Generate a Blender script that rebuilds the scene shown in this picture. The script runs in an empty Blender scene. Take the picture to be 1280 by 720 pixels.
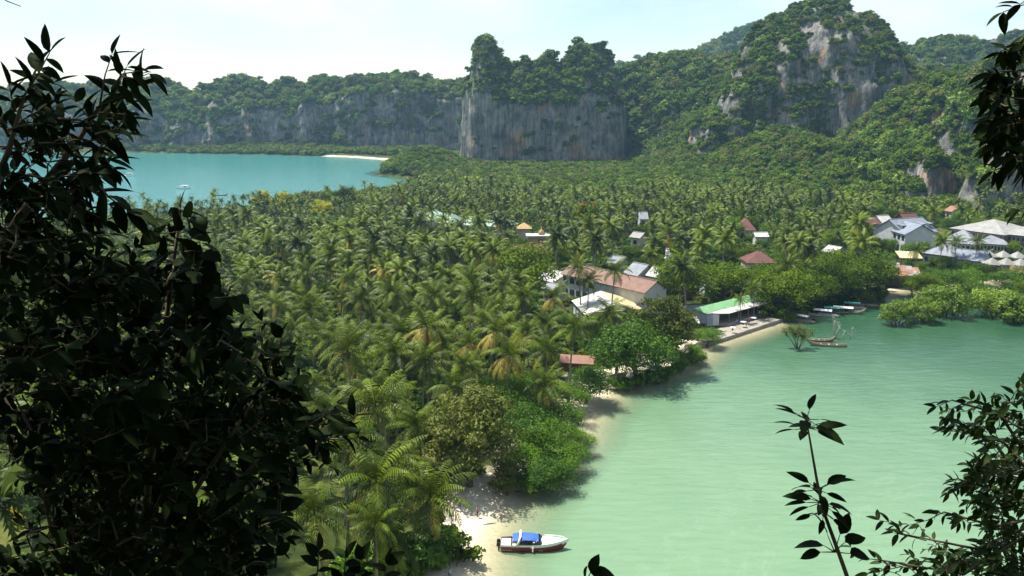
import bpy, bmesh, math, random, re
import numpy as np
from mathutils import Vector, Matrix, Euler
R = math.radians
scene = bpy.context.scene
# ------------------------------------------------------------------ camera
CAMZ = 60.0
PITCH = math.atan(230 / 1080)
cam_d = bpy.data.cameras.new('camera'); cam = bpy.data.objects.new('camera', cam_d)
scene.collection.objects.link(cam); scene.camera = cam
cam_d.sensor_width = 36.0; cam_d.lens = 36.0 * 1080 / 1280
cam_d.clip_start = 0.1; cam_d.clip_end = 20000
cam.location = (0, 0, CAMZ); cam.rotation_euler = (math.pi / 2 - PITCH, 0, 0)
# ------------------------------------------------------------------ world, sun, exposure
SUN_EL, SUN_ROT = R(67), R(-58)
world = bpy.data.worlds.new('World'); scene.world = world; world.use_nodes = True
nt = world.node_tree; bgn = nt.nodes['Background']
sky = nt.nodes.new('ShaderNodeTexSky'); sky.sky_type = 'NISHITA'; sky.sun_disc = False
sky.sun_elevation = SUN_EL; sky.sun_rotation = SUN_ROT
sky.air_density = 1.0; sky.dust_density = 0.25; sky.ozone_density = 0.6; sky.altitude = 60
tcw = nt.nodes.new('ShaderNodeTexCoord')
mpw = nt.nodes.new('ShaderNodeMapping'); mpw.inputs['Scale'].default_value = (1.0, 1.0, 2.6)
nzw = nt.nodes.new('ShaderNodeTexNoise'); nzw.inputs['Scale'].default_value = 1.9
nzw.inputs['Detail'].default_value = 7; nzw.inputs['Roughness'].default_value = 0.55
crw = nt.nodes.new('ShaderNodeValToRGB')
crw.color_ramp.elements[0].position = 0.42; crw.color_ramp.elements[0].color = (0, 0, 0, 1)
crw.color_ramp.elements[1].position = 0.66; crw.color_ramp.elements[1].color = (.75, .75, .75, 1)
mxw = nt.nodes.new('ShaderNodeMixRGB'); mxw.inputs[2].default_value = (8.2, 8.6, 8.6, 1)
nt.links.new(tcw.outputs['Generated'], mpw.inputs['Vector']); nt.links.new(mpw.outputs[0], nzw.inputs['Vector'])
nt.links.new(nzw.outputs['Fac'], crw.inputs[0]); nt.links.new(crw.outputs[0], mxw.inputs[0])
nt.links.new(sky.outputs[0], mxw.inputs[1]); nt.links.new(mxw.outputs[0], bgn.inputs['Color'])
bgn.inputs['Strength'].default_value = 0.088
sun_d = bpy.data.lights.new('sun', 'SUN'); sun = bpy.data.objects.new('sun', sun_d)
scene.collection.objects.link(sun)
sun_d.energy = 4.8; sun_d.angle = R(0.5); sun_d.color = (1.0, 0.95, 0.86)
sun_dir = Vector((math.sin(SUN_ROT) * math.cos(SUN_EL), math.cos(SUN_ROT) * math.cos(SUN_EL), math.sin(SUN_EL)))
sun.location = sun_dir * 300 + Vector((0, 0, 60)); sun.rotation_euler = sun_dir.to_track_quat('Z', 'Y').to_euler()
vs = scene.view_settings
vs.view_transform = 'Standard'; vs.look = 'None'; vs.exposure = 0.92; vs.gamma = 1.0; vs.use_curve_mapping = False
cy = scene.cycles
cy.use_denoising = True
cy.max_bounces = 5; cy.diffuse_bounces = 1; cy.glossy_bounces = 2; cy.transmission_bounces = 2
cy.transparent_max_bounces = 8; cy.volume_bounces = 0; cy.caustics_reflective = False; cy.caustics_refractive = False
cy.use_adaptive_sampling = True; cy.adaptive_threshold = 0.02

# ------------------------------------------------------------------ helpers
rng = np.random.default_rng(7)
random.seed(7)
COL = scene.collection
PROTO = bpy.data.collections.new('prototypes')       # never linked to the scene: only instanced by the stuff objects
SP, CP = math.sin(PITCH), math.cos(PITCH)
def ray(px, py):
    x = (px - 640) / 1080; y = (360 - py) / 1080
    return np.array([x, CP + y * SP, -SP + y * CP])
def at(px, py, z=0.0):                      # point of the horizontal plane z seen at that pixel
    d = ray(px, py); t = (z - CAMZ) / d[2]
    return np.array([d[0] * t, d[1] * t, z])
def atY(px, py, Y):                         # point of the vertical plane y = Y
    d = ray(px, py); t = Y / d[1]
    return np.array([d[0] * t, Y, CAMZ + d[2] * t])
def proj(P):                                # world points -> pixel x, pixel y, depth
    P = np.atleast_2d(P).astype(float); q = P - np.array([0, 0, CAMZ])
    dep = q[:, 1] * CP - q[:, 2] * SP; up = q[:, 1] * SP + q[:, 2] * CP
    dep = np.where(np.abs(dep) < 1e-6, 1e-6, dep)
    return 640 + 1080 * q[:, 0] / dep, 360 - 1080 * up / dep, dep

def _hash(i, j, k, seed):
    n = (i * 374761393 + j * 668265263 + k * 2147483647 + seed * 1274126177) & 0xFFFFFFFF
    n = ((n ^ (n >> 13)) * 1274126177) & 0xFFFFFFFF
    n = ((n ^ (n >> 16)) * 2246822519) & 0xFFFFFFFF
    return ((n ^ (n >> 15)) & 0xFFFFFF) / float(0xFFFFFF)
def vnoise(x, y, z=0.0, seed=0):
    x, y, z = np.broadcast_arrays(np.asarray(x, float), np.asarray(y, float), np.asarray(z, float))
    xi, yi, zi = np.floor(x).astype(np.int64), np.floor(y).astype(np.int64), np.floor(z).astype(np.int64)
    fx, fy, fz = x - xi, y - yi, z - zi
    fx, fy, fz = [f * f * (3 - 2 * f) for f in (fx, fy, fz)]
    r = 0
    for a in (0, 1):
        for b in (0, 1):
            for c in (0, 1):
                w = (fx if a else 1 - fx) * (fy if b else 1 - fy) * (fz if c else 1 - fz)
                r = r + w * _hash(xi + a, yi + b, zi + c, seed)
    return r * 2 - 1
def fbm(x, y, z=0.0, seed=0, octv=4):
    r = 0; a = .5; f = 1.0
    for o in range(octv):
        r = r + a * vnoise(np.asarray(x) * f, np.asarray(y) * f, np.asarray(z) * f, seed + o * 17); a *= .5; f *= 2.03
    return r
def sstep(a, b, x):
    t = np.clip((np.asarray(x, float) - a) / (b - a), 0, 1); return t * t * (3 - 2 * t)

def mesh_from(name, V, F, mats=(), smooth=False, fm=None):
    """V: N x 3, F: M x 3 / M x 4 array or a list of polygons"""
    me = bpy.data.meshes.new(name)
    V = np.asarray(V, np.float32)
    if isinstance(F, np.ndarray) and F.ndim == 2:
        k = F.shape[1]; M = len(F)
        me.vertices.add(len(V)); me.vertices.foreach_set('co', V.ravel())
        me.loops.add(M * k); me.loops.foreach_set('vertex_index', F.astype(np.int32).ravel())
        me.polygons.add(M); me.polygons.foreach_set('loop_start', np.arange(0, M * k, k, dtype=np.int32))
        me.update(calc_edges=True)
    else:
        me.from_pydata([tuple(map(float, v)) for v in V], [], [tuple(int(i) for i in f) for f in F])
        me.update()
    for m in mats: me.materials.append(m)
    if fm is not None: me.polygons.foreach_set('material_index', np.asarray(fm, np.int32))
    if smooth: me.polygons.foreach_set('use_smooth', np.ones(len(me.polygons), bool))
    me.validate()
    return me
def link(name, data, parent=None, loc=None, rot=None, sc=None, col=None):
    o = bpy.data.objects.new(name, data); (col or COL).objects.link(o)
    if parent is not None: o.parent = parent
    if loc is not None: o.location = [float(v) for v in loc]
    if rot is not None: o.rotation_euler = [float(v) for v in rot]
    if sc is not None: o.scale = (sc, sc, sc) if np.isscalar(sc) else sc
    return o
def thing(name, label, cat, loc=(0, 0, 0), rz=0.0, group=None, sc=None):
    o = link(name, None, loc=loc, rot=(0, 0, rz), sc=sc); o.empty_display_size = .5
    return tag(o, label, cat, group)
def tag(o, label, cat, group=None):
    o['label'] = label; o['category'] = cat
    if group: o['group'] = group
    return o
def structure(o): o['kind'] = 'structure'; return o

class MB:
    """collects faces; build() links them as one mesh object"""
    def __init__(s): s.v = []; s.f = []
    def add(s, V, F):
        b = len(s.v); s.v += [tuple(v) for v in V]; s.f += [tuple(i + b for i in f) for f in F]; return s
    def box(s, c, d, rz=0.0, taper=1.0):
        cx, cy, cz = c; hx, hy, hz = d[0] / 2, d[1] / 2, d[2] / 2; ca, sa = math.cos(rz), math.sin(rz)
        V = []
        for z, k in ((-hz, 1.0), (hz, taper)):
            for x, y in ((-hx, -hy), (hx, -hy), (hx, hy), (-hx, hy)):
                x *= k; y *= k
                V.append((cx + x * ca - y * sa, cy + x * sa + y * ca, cz + z))
        return s.add(V, [(0, 3, 2, 1), (4, 5, 6, 7), (0, 1, 5, 4), (1, 2, 6, 5), (2, 3, 7, 6), (3, 0, 4, 7)])
    def tube(s, pts, rad, n=6, cap=True):
        pts = [Vector(p) for p in pts]; m = len(pts)
        if np.isscalar(rad): rad = [rad] * m
        V = []; up = Vector((0.13, 0.31, 0.94))
        for i, p in enumerate(pts):
            d = (pts[min(i + 1, m - 1)] - pts[max(i - 1, 0)])
            d = d.normalized() if d.length > 1e-9 else Vector((0, 0, 1))
            a = d.cross(up)
            if a.length < .15: a = d.cross(Vector((1, 0, 0)))
            a.normalize(); b = d.cross(a).normalized()
            for k in range(n):
                t = 2 * math.pi * k / n
                V.append(tuple(p + (a * math.cos(t) + b * math.sin(t)) * rad[i]))
        F = []
        for i in range(m - 1):
            for k in range(n):
                k2 = (k + 1) % n
                F.append((i * n + k, i * n + k2, (i + 1) * n + k2, (i + 1) * n + k))
        if cap:
            F.append(tuple(range(n - 1, -1, -1))); F.append(tuple((m - 1) * n + k for k in range(n)))
        return s.add(V, F)
    def slab(s, quad, th):
        """thick plate under four corner points"""
        q = [Vector(p) for p in quad]; n = (q[1] - q[0]).cross(q[-1] - q[0]).normalized()
        if n.z < 0: n = -n
        V = [tuple(p) for p in q] + [tuple(p - n * th) for p in q]
        k = len(q)
        F = [tuple(range(k)), tuple(range(2 * k - 1, k - 1, -1))] + [(i, i + k, (i + 1) % k + k, (i + 1) % k) for i in range(k)]
        return s.add(V, F)
    def build(s, name, mat, parent=None, smooth=False, **kw):
        me = mesh_from(name, s.v, s.f, [mat], smooth); 
        bm = bmesh.new(); bm.from_mesh(me); bmesh.ops.recalc_face_normals(bm, faces=bm.faces); bm.to_mesh(me); bm.free()
        return link(name, me, parent, **kw)

# ------------------------------------------------------------------ materials
def newmat(name):
    m = bpy.data.materials.new(name); m.use_nodes = True
    t = m.node_tree; return m, t, t.nodes['Principled BSDF']
def nd(t, typ, **kw):
    n = t.nodes.new(typ)
    for k, v in kw.items():
        if k in n.inputs: n.inputs[k].default_value = v
        else: setattr(n, k, v)
    return n
def ramp(t, stops):
    n = t.nodes.new('ShaderNodeValToRGB'); e = n.color_ramp.elements
    while len(e) < len(stops): e.new(0.5)
    for el, (p, c) in zip(e, stops): el.position = p; el.color = (*c, 1) if len(c) == 3 else c
    return n
def simple(name, col, rough=0.6, var=0.18, scale=1.5, metal=0.0, bump=0.0, spec=0.4):
    """paint / wood / cloth with mottled colour"""
    m, t, b = newmat(name)
    tc = nd(t, 'ShaderNodeTexCoord'); n = nd(t, 'ShaderNodeTexNoise', Scale=scale, Detail=5.0, Roughness=.6)
    t.links.new(tc.outputs['Object'], n.inputs['Vector'])
    r = ramp(t, [(0.3, [c * (1 - var) for c in col]), (0.7, [min(1, c * (1 + var)) for c in col])])
    t.links.new(n.outputs['Fac'], r.inputs[0]); t.links.new(r.outputs[0], b.inputs['Base Color'])
    b.inputs['Roughness'].default_value = rough; b.inputs['Metallic'].default_value = metal
    b.inputs['Specular IOR Level'].default_value = spec
    if bump:
        bp = nd(t, 'ShaderNodeBump', Strength=bump, Distance=.05); t.links.new(n.outputs['Fac'], bp.inputs['Height'])
        t.links.new(bp.outputs[0], b.inputs['Normal'])
    return m
def foliage(name, c_dark, c_light, trans=0.35, rough=0.5, spec=0.3, posscale=0.35, tcol=None):
    """leaf: diffuse + gloss + light through the blade; colour differs from tree to tree and clump to clump"""
    m, t, b = newmat(name)
    oi = nd(t, 'ShaderNodeObjectInfo'); tc = nd(t, 'ShaderNodeTexCoord')
    n = nd(t, 'ShaderNodeTexNoise', Scale=posscale, Detail=3.0)
    t.links.new(tc.outputs['Object'], n.inputs['Vector'])
    a = nd(t, 'ShaderNodeMath', operation='MULTIPLY'); a.inputs[1].default_value = 0.62
    t.links.new(oi.outputs['Random'], a.inputs[0])
    s = nd(t, 'ShaderNodeMath', operation='MULTIPLY_ADD'); s.inputs[1].default_value = 0.85; 
    t.links.new(n.outputs['Fac'], s.inputs[0]); t.links.new(a.outputs[0], s.inputs[2])
    r = ramp(t, [(0.25, c_dark), (1.1 if False else 1.0, c_light)])
    t.links.new(s.outputs[0], r.inputs[0]); t.links.new(r.outputs[0], b.inputs['Base Color'])
    b.inputs['Roughness'].default_value = rough; b.inputs['Specular IOR Level'].default_value = spec
    tr = nd(t, 'ShaderNodeBsdfTranslucent'); mx = nd(t, 'ShaderNodeMixShader'); mx.inputs[0].default_value = trans
    hs = nd(t, 'ShaderNodeMixRGB', blend_type='MULTIPLY'); hs.inputs[0].default_value = 1.0
    hs.inputs[2].default_value = (*(tcol or (1.25, 1.2, .55)), 1)
    t.links.new(r.outputs[0], hs.inputs[1]); t.links.new(hs.outputs[0], tr.inputs['Color'])
    out = t.nodes['Material Output']
    t.links.new(b.outputs[0], mx.inputs[1]); t.links.new(tr.outputs[0], mx.inputs[2]); t.links.new(mx.outputs[0], out.inputs['Surface'])
    return m

M = {}
M['palm'] = foliage('palm_leaf', (.004, .016, .001), (.112, .160, .006), .08, .5, .17, .25)
M['palm_old'] = foliage('palm_leaf_yellow', (.26, .22, .04), (.42, .34, .06), .35, .5, .3, .4)
M['palm_dead'] = foliage('palm_leaf_dead', (.10, .06, .025), (.2, .12, .05), .1, .8, .1, .4)
M['forest'] = foliage('forest_leaf', (.006, .024, .001), (.108, .170, .007), .15, .65, .08, .18)
M['lime'] = foliage('mangrove_leaf', (.08, .15, .010), (.20, .29, .028), .35, .5, .3, .3)
M['bright'] = foliage('bright_leaf', (.014, .06, .002), (.10, .20, .007), .24, .5, .18, .3)
M['olive'] = foliage('olive_leaf', (.035, .055, .006), (.15, .17, .035), .22, .6, .1, .3)
M['yellow'] = foliage('blossom_leaf', (.30, .32, .02), (.52, .50, .04), .4, .6, .2, .3)
M['red'] = foliage('flame_blossom', (.30, .07, .01), (.45, .13, .02), .35, .6, .2, .3)
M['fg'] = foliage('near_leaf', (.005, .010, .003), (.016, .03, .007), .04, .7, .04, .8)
M['bark'] = simple('bark', (.16, .125, .09), .9, .35, 3.0, bump=.4)
M['palm_bark'] = simple('palm_bark', (.22, .185, .14), .9, .3, 2.0, bump=.4)
M['dead_wood'] = simple('dead_wood', (.42, .38, .32), .85, .2, 4.0)
M['fg_bark'] = simple('near_bark', (.10, .07, .045), .85, .3, 6.0)

def rock_material():
    m, t, b = newmat('limestone')
    g = nd(t, 'ShaderNodeNewGeometry'); sx = nd(t, 'ShaderNodeSeparateXYZ'); t.links.new(g.outputs['Normal'], sx.inputs[0])
    mp = nd(t, 'ShaderNodeMapping'); mp.inputs['Scale'].default_value = (.34, .34, .045)
    t.links.new(g.outputs['Position'], mp.inputs['Vector'])
    n1 = nd(t, 'ShaderNodeTexNoise', Scale=1.0, Detail=10.0, Roughness=.72); t.links.new(mp.outputs[0], n1.inputs['Vector'])
    n4 = nd(t, 'ShaderNodeTexNoise', Scale=.075, Detail=6.0, Roughness=.6, Distortion=.5); t.links.new(g.outputs['Position'], n4.inputs['Vector'])
    mxn = nd(t, 'ShaderNodeMixRGB'); mxn.inputs[0].default_value = .42; t.links.new(n1.outputs['Fac'], mxn.inputs[1]); t.links.new(n4.outputs['Fac'], mxn.inputs[2])
    r1 = ramp(t, [(.36, (.022, .024, .026)), (.45, (.095, .097, .095)), (.52, (.18, .175, .155)), (.60, (.31, .295, .25)), (.70, (.44, .41, .35))])
    t.links.new(mxn.outputs[0], r1.inputs[0])
    mp2 = nd(t, 'ShaderNodeMapping'); mp2.inputs['Scale'].default_value = (.05, .05, .03)
    t.links.new(g.outputs['Position'], mp2.inputs['Vector'])
    n2 = nd(t, 'ShaderNodeTexNoise', Scale=1.0, Detail=5.0, Roughness=.6); t.links.new(mp2.outputs[0], n2.inputs['Vector'])
    r2 = ramp(t, [(.55, (0, 0, 0)), (.66, (1, 1, 1))]); t.links.new(n2.outputs['Fac'], r2.inputs[0])
    mo = nd(t, 'ShaderNodeMixRGB', blend_type='MULTIPLY'); mo.inputs[2].default_value = (1.6, 1.0, .58, 1)
    t.links.new(r2.outputs[0], mo.inputs[0]); t.links.new(r1.outputs[0], mo.inputs[1])
    n3 = nd(t, 'ShaderNodeTexNoise', Scale=.25, Detail=6.0, Roughness=.7); t.links.new(g.outputs['Position'], n3.inputs['Vector'])
    ad = nd(t, 'ShaderNodeMath', operation='MULTIPLY_ADD'); ad.inputs[1].default_value = .32
    t.links.new(n3.outputs['Fac'], ad.inputs[0]); t.links.new(sx.outputs['Z'], ad.inputs[2])
    r3 = ramp(t, [(.92, (0, 0, 0)), (1.0, (1, 1, 1))]); t.links.new(ad.outputs[0], r3.inputs[0])
    mg = nd(t, 'ShaderNodeMixRGB'); mg.inputs[2].default_value = (.035, .055, .014, 1)
    t.links.new(r3.outputs[0], mg.inputs[0]); t.links.new(mo.outputs[0], mg.inputs[1]); t.links.new(mg.outputs[0], b.inputs['Base Color'])
    b.inputs['Roughness'].default_value = .9; b.inputs['Specular IOR Level'].default_value = .15
    bp = nd(t, 'ShaderNodeBump', Strength=1.0, Distance=4.0); t.links.new(mxn.outputs[0], bp.inputs['Height']); t.links.new(bp.outputs[0], b.inputs['Normal'])
    return m
M['rock'] = rock_material()

# ------------------------------------------------------------------ the land
def px0(lst): return [tuple(at(x, y)[:2]) for x, y in lst]
EAST = [(8, 30), (0, 70)] + px0([(583, 735), (596, 692), (622, 642), (662, 592), (706, 548), (732, 508), (768, 480), (800, 471), (850, 455), (880, 433),
        (900, 424), (985, 395), (1010, 384), (1060, 372), (1110, 363), (1180, 356), (1240, 352), (1300, 347)]) + [(230, 300), (420, 330), (2500, 500)]
FAR = [(9000, 3000), (9000, 12000), (-9000, 12000), (-9000, 1500), (-1500, 1180), (-800, 1130), (-501, 1114), (-380, 1078), (-300, 1060)]
WEST = px0([(400, 195), (440, 196.5), (487, 200)]) + [(-128, 905), (-112, 860), (-118, 800), (-122, 770), (-113, 742), (-95, 725), (-78, 700), (-70, 640), (-85, 590), (-120, 545), (-165, 500),
        (-215, 462), (-262, 425), (-300, 385), (-420, 330), (-700, 250), (-900, 100), (-900, -600), (500, -600), (300, -60), (60, 0)]
LAND = np.array(EAST + FAR + WEST)
def shore_sd(x, y):
    """signed distance to the shoreline, inland positive"""
    x = np.asarray(x, float); y = np.asarray(y, float); sh = x.shape; x = x.ravel(); y = y.ravel()
    best = np.full(x.shape, 1e18); ins = np.zeros(x.shape, bool)
    n = len(LAND)
    for i in range(n):
        ax, ay = LAND[i]; bx, by = LAND[(i + 1) % n]; dx, dy = bx - ax, by - ay
        t = np.clip(((x - ax) * dx + (y - ay) * dy) / (dx * dx + dy * dy + 1e-12), 0, 1)
        best = np.minimum(best, (x - ax - t * dx) ** 2 + (y - ay - t * dy) ** 2)
        cond = (ay > y) != (by > y)
        xi = ax + (y - ay) / (dy if abs(dy) > 1e-12 else 1e-12) * dx
        ins ^= cond & (x < xi)
    return (np.sqrt(best) * np.where(ins, 1, -1)).reshape(sh)
def height(x, y):
    x = np.asarray(x, float); y = np.asarray(y, float)
    s = shore_sd(x, y) + 2.0 * fbm(x * .06, y * .06, seed=3)
    land = 2.4 * (1 - np.exp(-np.maximum(s, 0) / 16)) + .5 * sstep(15, 60, s) * (fbm(x * .03, y * .03, seed=5) + .5)
    sea = np.maximum(s * .065, -5.0 - .004 * np.minimum(-s, 400))
    h = np.where(s > 0, land, sea)
    # wooded skirts of the limestone hills
    k = sstep(520, 700, y + .12 * (x - 230)) * sstep(110, 230, x)
    h = h + k * (38 + 26 * fbm(x * .016, y * .016, seed=9)) * sstep(0, 30, s)
    k = sstep(640, 860, y) * sstep(105, 165, x) * (1 - sstep(150, 240, x))
    h = h + 22 * k
    k = sstep(355, 560, y - .10 * (x - 230)) * sstep(225, 330, x)
    h = h + k * (32 + 22 * fbm(x * .018, y * .018, seed=13)) * sstep(0, 30, s)
    # the headland below the tower and the foot of the far ridge
    k = np.exp(-(((x + 78) / 30) ** 2 + ((y - 790) / 55) ** 2)); h = h + 16 * k * sstep(0, 14, s)
    k = sstep(1085, 1170, y) * (1 - sstep(-260, -180, x)); h = h + 14 * k
    # the hill the viewpoint stands on
    d = np.maximum(y - 1.2 + .15 * np.abs(x), -40) * 1.25
    hill = 58.2 - np.where(d > 0, d * 1.02, d * .75)
    hill = hill + 1.2 * fbm(x * .1, y * .1, seed=21) * sstep(2.5, 10, np.hypot(x, y))
    hill = hill * (1 - sstep(120, 400, np.abs(x))) - 8 * sstep(40, 90, y)
    return np.maximum(h, np.where(y < 90, hill, -99))

def axis(segs):
    r = []
    for a, b, st in segs: r += list(np.arange(a, b, st))
    r.append(segs[-1][1]); return np.array(r)
gx = np.concatenate([-np.geomspace(9000, 720, 14), axis([(-700, -140, 9), (-140, -30, 4), (-30, 60, 1.25), (60, 200, 3), (200, 700, 9)]), np.geomspace(720, 9000, 14)])
gy = np.concatenate([-np.geomspace(590, 80, 8), axis([(-60, 90, 3), (90, 200, 1.25), (200, 300, 2.5), (300, 600, 5), (600, 1300, 9)]), np.geomspace(1320, 11900, 14)])
def grid_faces(nx, ny):
    i = np.arange(ny - 1)[:, None] * nx + np.arange(nx - 1)[None, :]; i = i.ravel()
    return np.stack([i, i + 1, i + nx + 1, i + nx], 1)
GX, GY = np.meshgrid(gx, gy); GZ = height(GX, GY)
def ground_material():
    m, t, b = newmat('ground')
    g = nd(t, 'ShaderNodeNewGeometry'); sx = nd(t, 'ShaderNodeSeparateXYZ'); t.links.new(g.outputs['Position'], sx.inputs[0])
    n = nd(t, 'ShaderNodeTexNoise', Scale=.09, Detail=8.0, Roughness=.65); t.links.new(g.outputs['Position'], n.inputs['Vector'])
    r = ramp(t, [(.34, (.010, .018, .005)), (.50, (.032, .048, .010)), (.62, (.095, .105, .024)), (.76, (.17, .13, .07))])
    t.links.new(n.outputs['Fac'], r.inputs[0])
    n2 = nd(t, 'ShaderNodeTexNoise', Scale=1.5, Detail=8.0, Roughness=.7); t.links.new(g.outputs['Position'], n2.inputs['Vector'])
    r2 = ramp(t, [(.3, (.50, .43, .31)), (.6, (.66, .59, .45)), (.75, (.72, .66, .52))]); t.links.new(n2.outputs['Fac'], r2.inputs[0])
    wet = ramp(t, [(0.0, (.86, .80, .66)), (.5, (1, 1, 1))]); mw = nd(t, 'ShaderNodeMapRange'); mw.inputs['From Min'].default_value = -.3; mw.inputs['From Max'].default_value = .7
    t.links.new(sx.outputs['Z'], mw.inputs['Value']); t.links.new(mw.outputs[0], wet.inputs[0])
    sd = nd(t, 'ShaderNodeMixRGB', blend_type='MULTIPLY'); sd.inputs[0].default_value = 1; t.links.new(r2.outputs[0], sd.inputs[1]); t.links.new(wet.outputs[0], sd.inputs[2])
    z = nd(t, 'ShaderNodeMath', operation='MULTIPLY_ADD'); z.inputs[1].default_value = 1.4
    t.links.new(n.outputs['Fac'], z.inputs[0]); t.links.new(sx.outputs['Z'], z.inputs[2])
    sa = nd(t, 'ShaderNodeAttribute', attribute_name='sand'); inv = nd(t, 'ShaderNodeMath', operation='MULTIPLY_ADD'); inv.inputs[1].default_value = -2.2; inv.inputs[2].default_value = 2.2; t.links.new(sa.outputs['Fac'], inv.inputs[0])
    za = nd(t, 'ShaderNodeMath', operation='ADD'); t.links.new(z.outputs[0], za.inputs[0]); t.links.new(inv.outputs[0], za.inputs[1])
    mr = nd(t, 'ShaderNodeMapRange'); mr.inputs['From Min'].default_value = 1.35; mr.inputs['From Max'].default_value = 1.75
    t.links.new(za.outputs[0], mr.inputs['Value'])
    mx = nd(t, 'ShaderNodeMixRGB'); t.links.new(mr.outputs[0], mx.inputs[0]); t.links.new(sd.outputs[0], mx.inputs[1]); t.links.new(r.outputs[0], mx.inputs[2])
    t.links.new(mx.outputs[0], b.inputs['Base Color']); b.inputs['Roughness'].default_value = .95; b.inputs['Specular IOR Level'].default_value = .1
    bp = nd(t, 'ShaderNodeBump', Strength=.5, Distance=.15); t.links.new(n2.outputs['Fac'], bp.inputs['Height']); t.links.new(bp.outputs[0], b.inputs['Normal'])
    return m
M['ground'] = ground_material()
def fattr(me, name, val):
    a = me.attributes.new(name, 'FLOAT', 'POINT'); a.data.foreach_set('value', np.asarray(val, np.float32).ravel())
gr = structure(link('ground', mesh_from('ground', np.stack([GX.ravel(), GY.ravel(), GZ.ravel()], 1), grid_faces(len(gx), len(gy)), [M['ground']], True)))
east_sand = (GX > -60) & (GY < 225); under = GZ < .15
fattr(gr.data, 'sand', np.maximum.reduce([1.0 * east_sand, 1.0 * (under & (GY < 400)), sstep(-235, -215, GX) * sstep(900, 915, GY) * (GX < -100), 1.0 * ((GX < -60) & (GY > 330) & (GY < 700) & (GX < -90))]))

# ------------------------------------------------------------------ the sea (two bays, one sheet)
def sea_material():
    m, t, b = newmat('sea_water')
    at_ = nd(t, 'ShaderNodeAttribute', attribute_name='depth'); aw = nd(t, 'ShaderNodeAttribute', attribute_name='west'); ao = nd(t, 'ShaderNodeAttribute', attribute_name='open')
    g = nd(t, 'ShaderNodeNewGeometry')
    n = nd(t, 'ShaderNodeTexNoise', Scale=.035, Detail=5.0, Roughness=.6, Distortion=.6); t.links.new(g.outputs['Position'], n.inputs['Vector'])
    d = nd(t, 'ShaderNodeMath', operation='MULTIPLY_ADD'); d.inputs[1].default_value = .5; d.inputs[2].default_value = -.25
    t.links.new(n.outputs['Fac'], d.inputs[0])
    d2 = nd(t, 'ShaderNodeMath', operation='ADD'); t.links.new(d.outputs[0], d2.inputs[0]); t.links.new(ao.outputs['Fac'], d2.inputs[1])
    r = ramp(t, [(0, (.15, .25, .145)), (.36, (.098, .19, .108)), (.62, (.046, .115, .06)), (1, (.018, .065, .031))]); t.links.new(d2.outputs[0], r.inputs[0])
    rw = ramp(t, [(0, (.055, .22, .195)), (1, (.042, .18, .185))]); t.links.new(n.outputs['Fac'], rw.inputs[0])
    mx = nd(t, 'ShaderNodeMixRGB'); t.links.new(aw.outputs['Fac'], mx.inputs[0]); t.links.new(r.outputs[0], mx.inputs[1]); t.links.new(rw.outputs[0], mx.inputs[2])
    fo = nd(t, 'ShaderNodeTexNoise', Scale=.018, Detail=6.0, Roughness=.6, Distortion=1.4); t.links.new(g.outputs['Position'], fo.inputs['Vector'])
    fr = ramp(t, [(.492, (0, 0, 0)), (.5, (.05, .05, .05)), (.508, (0, 0, 0))]); t.links.new(fo.outputs['Fac'], fr.inputs[0])
    fm_ = nd(t, 'ShaderNodeMapRange'); fm_.inputs['From Min'].default_value = .10; fm_.inputs['From Max'].default_value = .3; fm_.inputs['To Min'].default_value = 1; fm_.inputs['To Max'].default_value = 0; t.links.new(ao.outputs['Fac'], fm_.inputs['Value'])
    ff = nd(t, 'ShaderNodeMath', operation='MULTIPLY'); t.links.new(fr.outputs[0], ff.inputs[0]); t.links.new(fm_.outputs[0], ff.inputs[1])
    mf = nd(t, 'ShaderNodeMixRGB'); mf.inputs[2].default_value = (.45, .5, .45, 1); t.links.new(ff.outputs[0], mf.inputs[0]); t.links.new(mx.outputs[0], mf.inputs[1]); mx = mf
    t.links.new(mx.outputs[0], b.inputs['Base Color'])
    b.inputs['Roughness'].default_value = .14; b.inputs['IOR'].default_value = 1.33
    mp = nd(t, 'ShaderNodeMapping'); mp.inputs['Rotation'].default_value = (0, 0, R(-24)); mp.inputs['Scale'].default_value = (.35, 1.1, 1)
    t.links.new(g.outputs['Position'], mp.inputs['Vector'])
    w = nd(t, 'ShaderNodeTexNoise', Scale=.55, Detail=6.0, Roughness=.6, Distortion=.8); t.links.new(mp.outputs[0], w.inputs['Vector'])
    bp = nd(t, 'ShaderNodeBump', Strength=.6, Distance=.5); t.links.new(w.outputs['Fac'], bp.inputs['Height']); t.links.new(bp.outputs[0], b.inputs['Normal'])
    al = nd(t, 'ShaderNodeMapRange'); al.inputs['From Min'].default_value = .0; al.inputs['From Max'].default_value = .75; al.inputs['To Min'].default_value = .06; al.inputs['To Max'].default_value = 1
    t.links.new(at_.outputs['Fac'], al.inputs['Value'])
    t.links.new(al.outputs[0], b.inputs['Alpha'])
    return m
M['sea'] = sea_material()
sx_ = np.concatenate([-np.geomspace(9000, 720, 12), axis([(-700, -140, 14), (-140, -12, 8), (-12, 60, 1.2), (60, 210, 3), (210, 700, 14)]), np.geomspace(720, 9000, 12)])
sy_ = np.concatenate([axis([(-60, 90, 10), (90, 215, 1.2), (215, 330, 3), (330, 1300, 14)]), np.geomspace(1320, 11900, 10)])
WX, WY = np.meshgrid(sx_, sy_); WD = height(WX, WY)
sea = structure(link('sea', mesh_from('sea', np.stack([WX.ravel(), WY.ravel(), 0 * WX.ravel()], 1), grid_faces(len(sx_), len(sy_)), [M['sea']], True)))
def fattr(me, name, val):
    a = me.attributes.new(name, 'FLOAT', 'POINT'); a.data.foreach_set('value', np.asarray(val, np.float32).ravel())
fattr(sea.data, 'depth', np.maximum(-WD, 0))
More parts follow.
